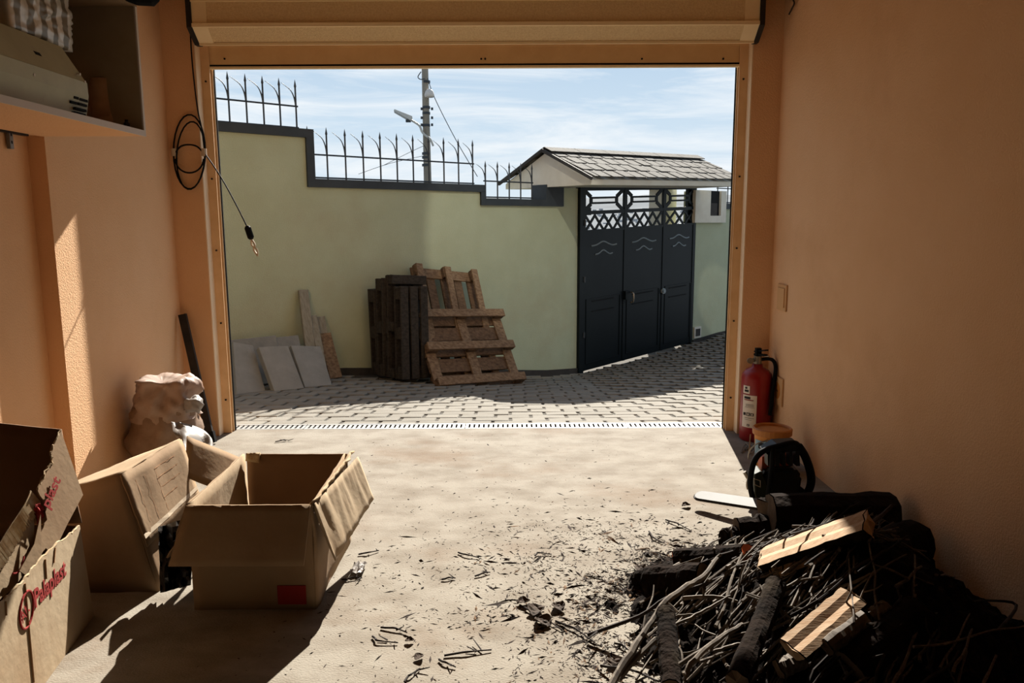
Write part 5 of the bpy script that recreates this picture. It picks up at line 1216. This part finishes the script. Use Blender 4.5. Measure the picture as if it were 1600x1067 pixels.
# the many sticks nothing tells apart
protos = []
rg = random.Random(21)
for k in range(12):
    L = 1.0; n = 6; P = [Vector((L * i / (n - 1) - 0.5, rg.gauss(0, 0.016), rg.gauss(0, 0.010))) for i in range(n)]
    S = smoothpath(P, 2); bm = NB(); tube(bm, S, [0.016 * (1 - 0.5 * i / (len(S) - 1)) * rg.uniform(0.8, 1.15) for i in range(len(S))], 6)
    if k % 3 == 0:
        p = S[6]; tube(bm, [p, p + Vector((0.10, 0.10, 0.03)), p + Vector((0.22, 0.14, 0.05))], [0.010, 0.008, 0.005], 5)
    bmesh.ops.recalc_face_normals(bm, faces=bm.faces)
    me = bpy.data.meshes.new('stick'); bm.to_mesh(me); bm.free(); me.materials.append(M['twig'] if k % 4 else M['twig_dark']); protos.append(me)
n = 0
while n < 240:
    X = rg.gauss(0.84, 0.20); Y = rg.gauss(2.2, 0.32)
    if not (0.42 < X < 1.5 and 1.5 < Y < 2.85): continue
    h = hz(X, Y)
    if h < 0.02: continue
    L = min(0.5, max(0.07, rg.lognormvariate(-1.5, 0.45))); an = rg.gauss(R(36), R(20))
    if rg.random() < 0.12: an = rg.uniform(0, math.pi)
    # slope along the stick
    dx, dy = math.cos(an) * L / 2, math.sin(an) * L / 2
    za, zb_ = hz(X - dx, Y - dy), hz(X + dx, Y + dy); pit = -math.atan2(zb_ - za, L)
    o = bpy.data.objects.new('stick', protos[n % 12]); th = rg.uniform(0.20, 0.42)
    thick = rg.uniform(0.003, 0.0065) / 0.016
    o.scale = (L, thick, thick); o.rotation_euler = (rg.uniform(0, 6.28), pit + rg.gauss(0, 0.05), an)
    o.location = (X, Y, max((za + zb_) / 2, h) + 0.012 + abs(rg.gauss(0, 0.016))); COL.objects.link(o)
    tag(o, 'thin dry stick among the many lying on the firewood heap', 'stick', 'loose thin sticks of the firewood heap'); n += 1

# ------------------------------------------------------------------ bits on the floor
bm = NB(); V = []; Fc = []
bmp = bmesh.new()
rg = random.Random(5)
def chip(bm, X, Y, s, el, z=0.0):
    an = rg.uniform(0, math.pi); d = Vector((math.cos(an), math.sin(an), 0)) * s * el; w_ = Vector((-math.sin(an), math.cos(an), 0)) * s
    c = Vector((X, Y, z)); h = s * rg.uniform(0.3, 0.9)
    v = [bm.verts.new(p) for p in (c - d, c + w_ * rg.uniform(.5, 1), c + d, c - w_ * rg.uniform(.5, 1), c + Vector((rg.uniform(-.3, .3) * s, rg.uniform(-.3, .3) * s, h)))]
    for a, b in ((0, 1), (1, 2), (2, 3), (3, 0)): bm.faces.new((v[a], v[b], v[4]))
cnt = 0
def dens(X, Y):
    d = math.exp(-(((X - 0.62) / 0.34) ** 2 + ((Y - 2.72) / 0.42) ** 2)) * 1.0
    d += 0.5 * math.exp(-(((X - 0.30) / 0.22) ** 2 + ((Y - 2.25) / 0.45) ** 2))
    d += 0.22 * math.exp(-(((X - 0.1) / 0.45) ** 2 + ((Y - 2.7) / 0.5) ** 2))
    return d
while cnt < 11500:
    X = rg.uniform(-0.7, 1.3); Y = rg.uniform(1.6, 3.9); cl = 0.55 + 0.9 * noise.noise(Vector((X * 6, Y * 6, 4)))
    if rg.random() > dens(X, Y) * max(0, cl) * 1.5 + 0.004: continue
    s = min(0.011, rg.lognormvariate(-6.15, 0.55)); chip(bmp if rg.random() < 0.16 else bm, X, Y, s, rg.uniform(1.0, 5.0), hz(X, Y) * 0.9); cnt += 1
cnt = 0
while cnt < 1900:
    X = rg.uniform(-1.0, 1.3); Y = rg.uniform(1.7, 4.8)
    if rg.random() > 0.25 + 0.75 * math.exp(-((Y - 2.6) / 0.7) ** 2): continue
    chip(bm, X, Y, min(0.007, rg.lognormvariate(-6.45, 0.55)), rg.uniform(1, 3.5)); cnt += 1
for nm, b, mm, lab in (('bark_crumbs', bm, 'chip', 'dark bark crumbs scattered over the sunlit concrete'), ('wood_chips', bmp, 'chip_pale', 'pale wood chips scattered beside the firewood heap')):
    o = obj(nm, b, M[mm]); o['kind'] = 'stuff'; tag(o, lab, 'litter')
TW = [((560, 866), (592, 860), 'single short twig nearest to the open cardboard box'), ((716, 863), (748, 871), 'straight twig on the bare floor in front of the heap'), ((742, 900), (766, 894), 'dark stubby twig near the middle of the floor'),
      ((595, 980), (636, 988), 'upper of two short dark twigs side by side on the floor'), ((582, 994), (622, 1004), 'lower of two short dark twigs side by side on the floor'), ((694, 1024), (768, 1015), 'twig with a crumpled tuft at the bottom of the floor'),
      ((632, 1065), (656, 1044), 'forked twig at the very bottom edge of the floor'), ((686, 1030), (712, 1042), 'thin twig beside the tufted twig'), ((812, 945), (880, 985), 'twig running from the dry leaves towards the heap'), ((868, 970), (930, 1004), 'thin twig continuing towards the heap stick'),
      ((1040, 812), (1078, 828), 'curved thin twig on the floor above the small reddish log'), ((534, 905), (566, 903), 'twig beside the shadow of the open box'), ((1014, 830), (1036, 848), 'thin twig left of the curved twig'), ((836, 868), (862, 866), 'dark twig in front of the heap, far side'),
      ((430, 690), (452, 688), 'wisp of straw near the drain grate'), ((690, 905), (712, 903), 'pair of dark crumbs joined like a twig, middle of the floor'), ((960, 1005), (985, 1018), 'short stub between the stout heap sticks and the floor twig')]
for k, (a, b, lab) in enumerate(TW):
    A, Bq = onZ(*a, 0.006), onZ(*b, 0.006); m_ = (A + Bq) / 2 + Vector((rg.gauss(0, .008), rg.gauss(0, .008), 0.004)); bm = NB()
    tube(bm, smoothpath([A, A.lerp(m_, .5) + Vector((0, rg.gauss(0, .004), 0)), m_, Bq], 3), [0.0036] * 3 + [0.0034] * 4 + [0.0022] * 3, 6)
    for q in range(2):
        p = A.lerp(Bq, rg.uniform(.5, .95)); e2 = p + Vector((rg.gauss(0, .02), rg.gauss(0, .02), 0.008)); tube(bm, [p, e2], [0.0028, 0.0014], 5)
    tag(obj('twig', bm, M['twig_dark'], base=A), lab, 'twig', 'twigs on the floor')
def leaf(c, s, an, lab):
    bm = NB(); g = {}
    d = Vector((math.cos(an), math.sin(an), 0)); w_ = Vector((-d.y, d.x, 0))
    for i in range(9):
        t_ = i / 8; wd_ = math.sin(math.pi * min(0.98, t_ * 0.92 + 0.06)) * 0.42 * s
        for j in range(5):
            u_ = (j - 2) / 2; g[i, j] = bm.verts.new(c + d * (t_ - .5) * s + w_ * u_ * wd_ + Vector((0, 0, 0.008 + 0.22 * s * u_ * u_ * math.sin(t_ * 3) + 0.16 * s * abs(noise.noise(Vector((t_ * 4, u_ * 2, an)))))))
    for i in range(8):
        for j in range(4): bm.faces.new((g[i, j], g[i + 1, j], g[i + 1, j + 1], g[i, j + 1]))
    o = tag(obj('dry_leaf', bm, M['leaf'], base=c), lab, 'leaf', 'dry leaves on the floor'); sm = o.modifiers.new('thickness', 'SOLIDIFY'); sm.thickness = 0.0015
for (x_, y_, s, an, lab) in ((818, 944, .05, .4, 'curled pale dry leaf at the upper left of the leaf cluster'), (838, 958, .075, 1.2, 'largest dark dry leaf in the leaf cluster on the floor'), (848, 975, .07, 2.3, 'dark dry leaf at the bottom of the leaf cluster'), (872, 952, .06, 2.0, 'dark curled dry leaf right of the leaf cluster'), (1072, 792, .045, 0.3, 'small dry leaf on the bare floor near the guide bar tip'), (958, 1040, .05, 1.5, 'dark dry leaf near the stout heap sticks'), (640, 1004, .03, .2, 'tiny dry leaf beside the two dark twigs'), (655, 1030, .035, .9, 'small round dry leaf at the bottom of the floor'), (1000, 893, .06, 1.8, 'dark curled leaf at the left edge of the heap')):
    leaf(onZ(x_, y_, 0), s, an, lab)
bm = NB(); c = onZ(560, 893, 0.0); g = {}
for i in range(9):
    for j in range(7):
        s, t_ = i / 8 - .5, j / 6 - .5; g[i, j] = bm.verts.new(c + Vector((s * 0.05, t_ * 0.09, 0.012 + 0.03 * abs(noise.noise(Vector((s * 5, t_ * 5, 2)))))))
for i in range(8):
    for j in range(6): bm.faces.new((g[i, j], g[i + 1, j], g[i + 1, j + 1], g[i, j + 1]))
o = tag(obj('plastic_scrap', bm, M['film'], base=c), 'small clear plastic scrap on the floor right of the open box', 'scrap'); sm = o.modifiers.new('thickness', 'SOLIDIFY'); sm.thickness = 0.001
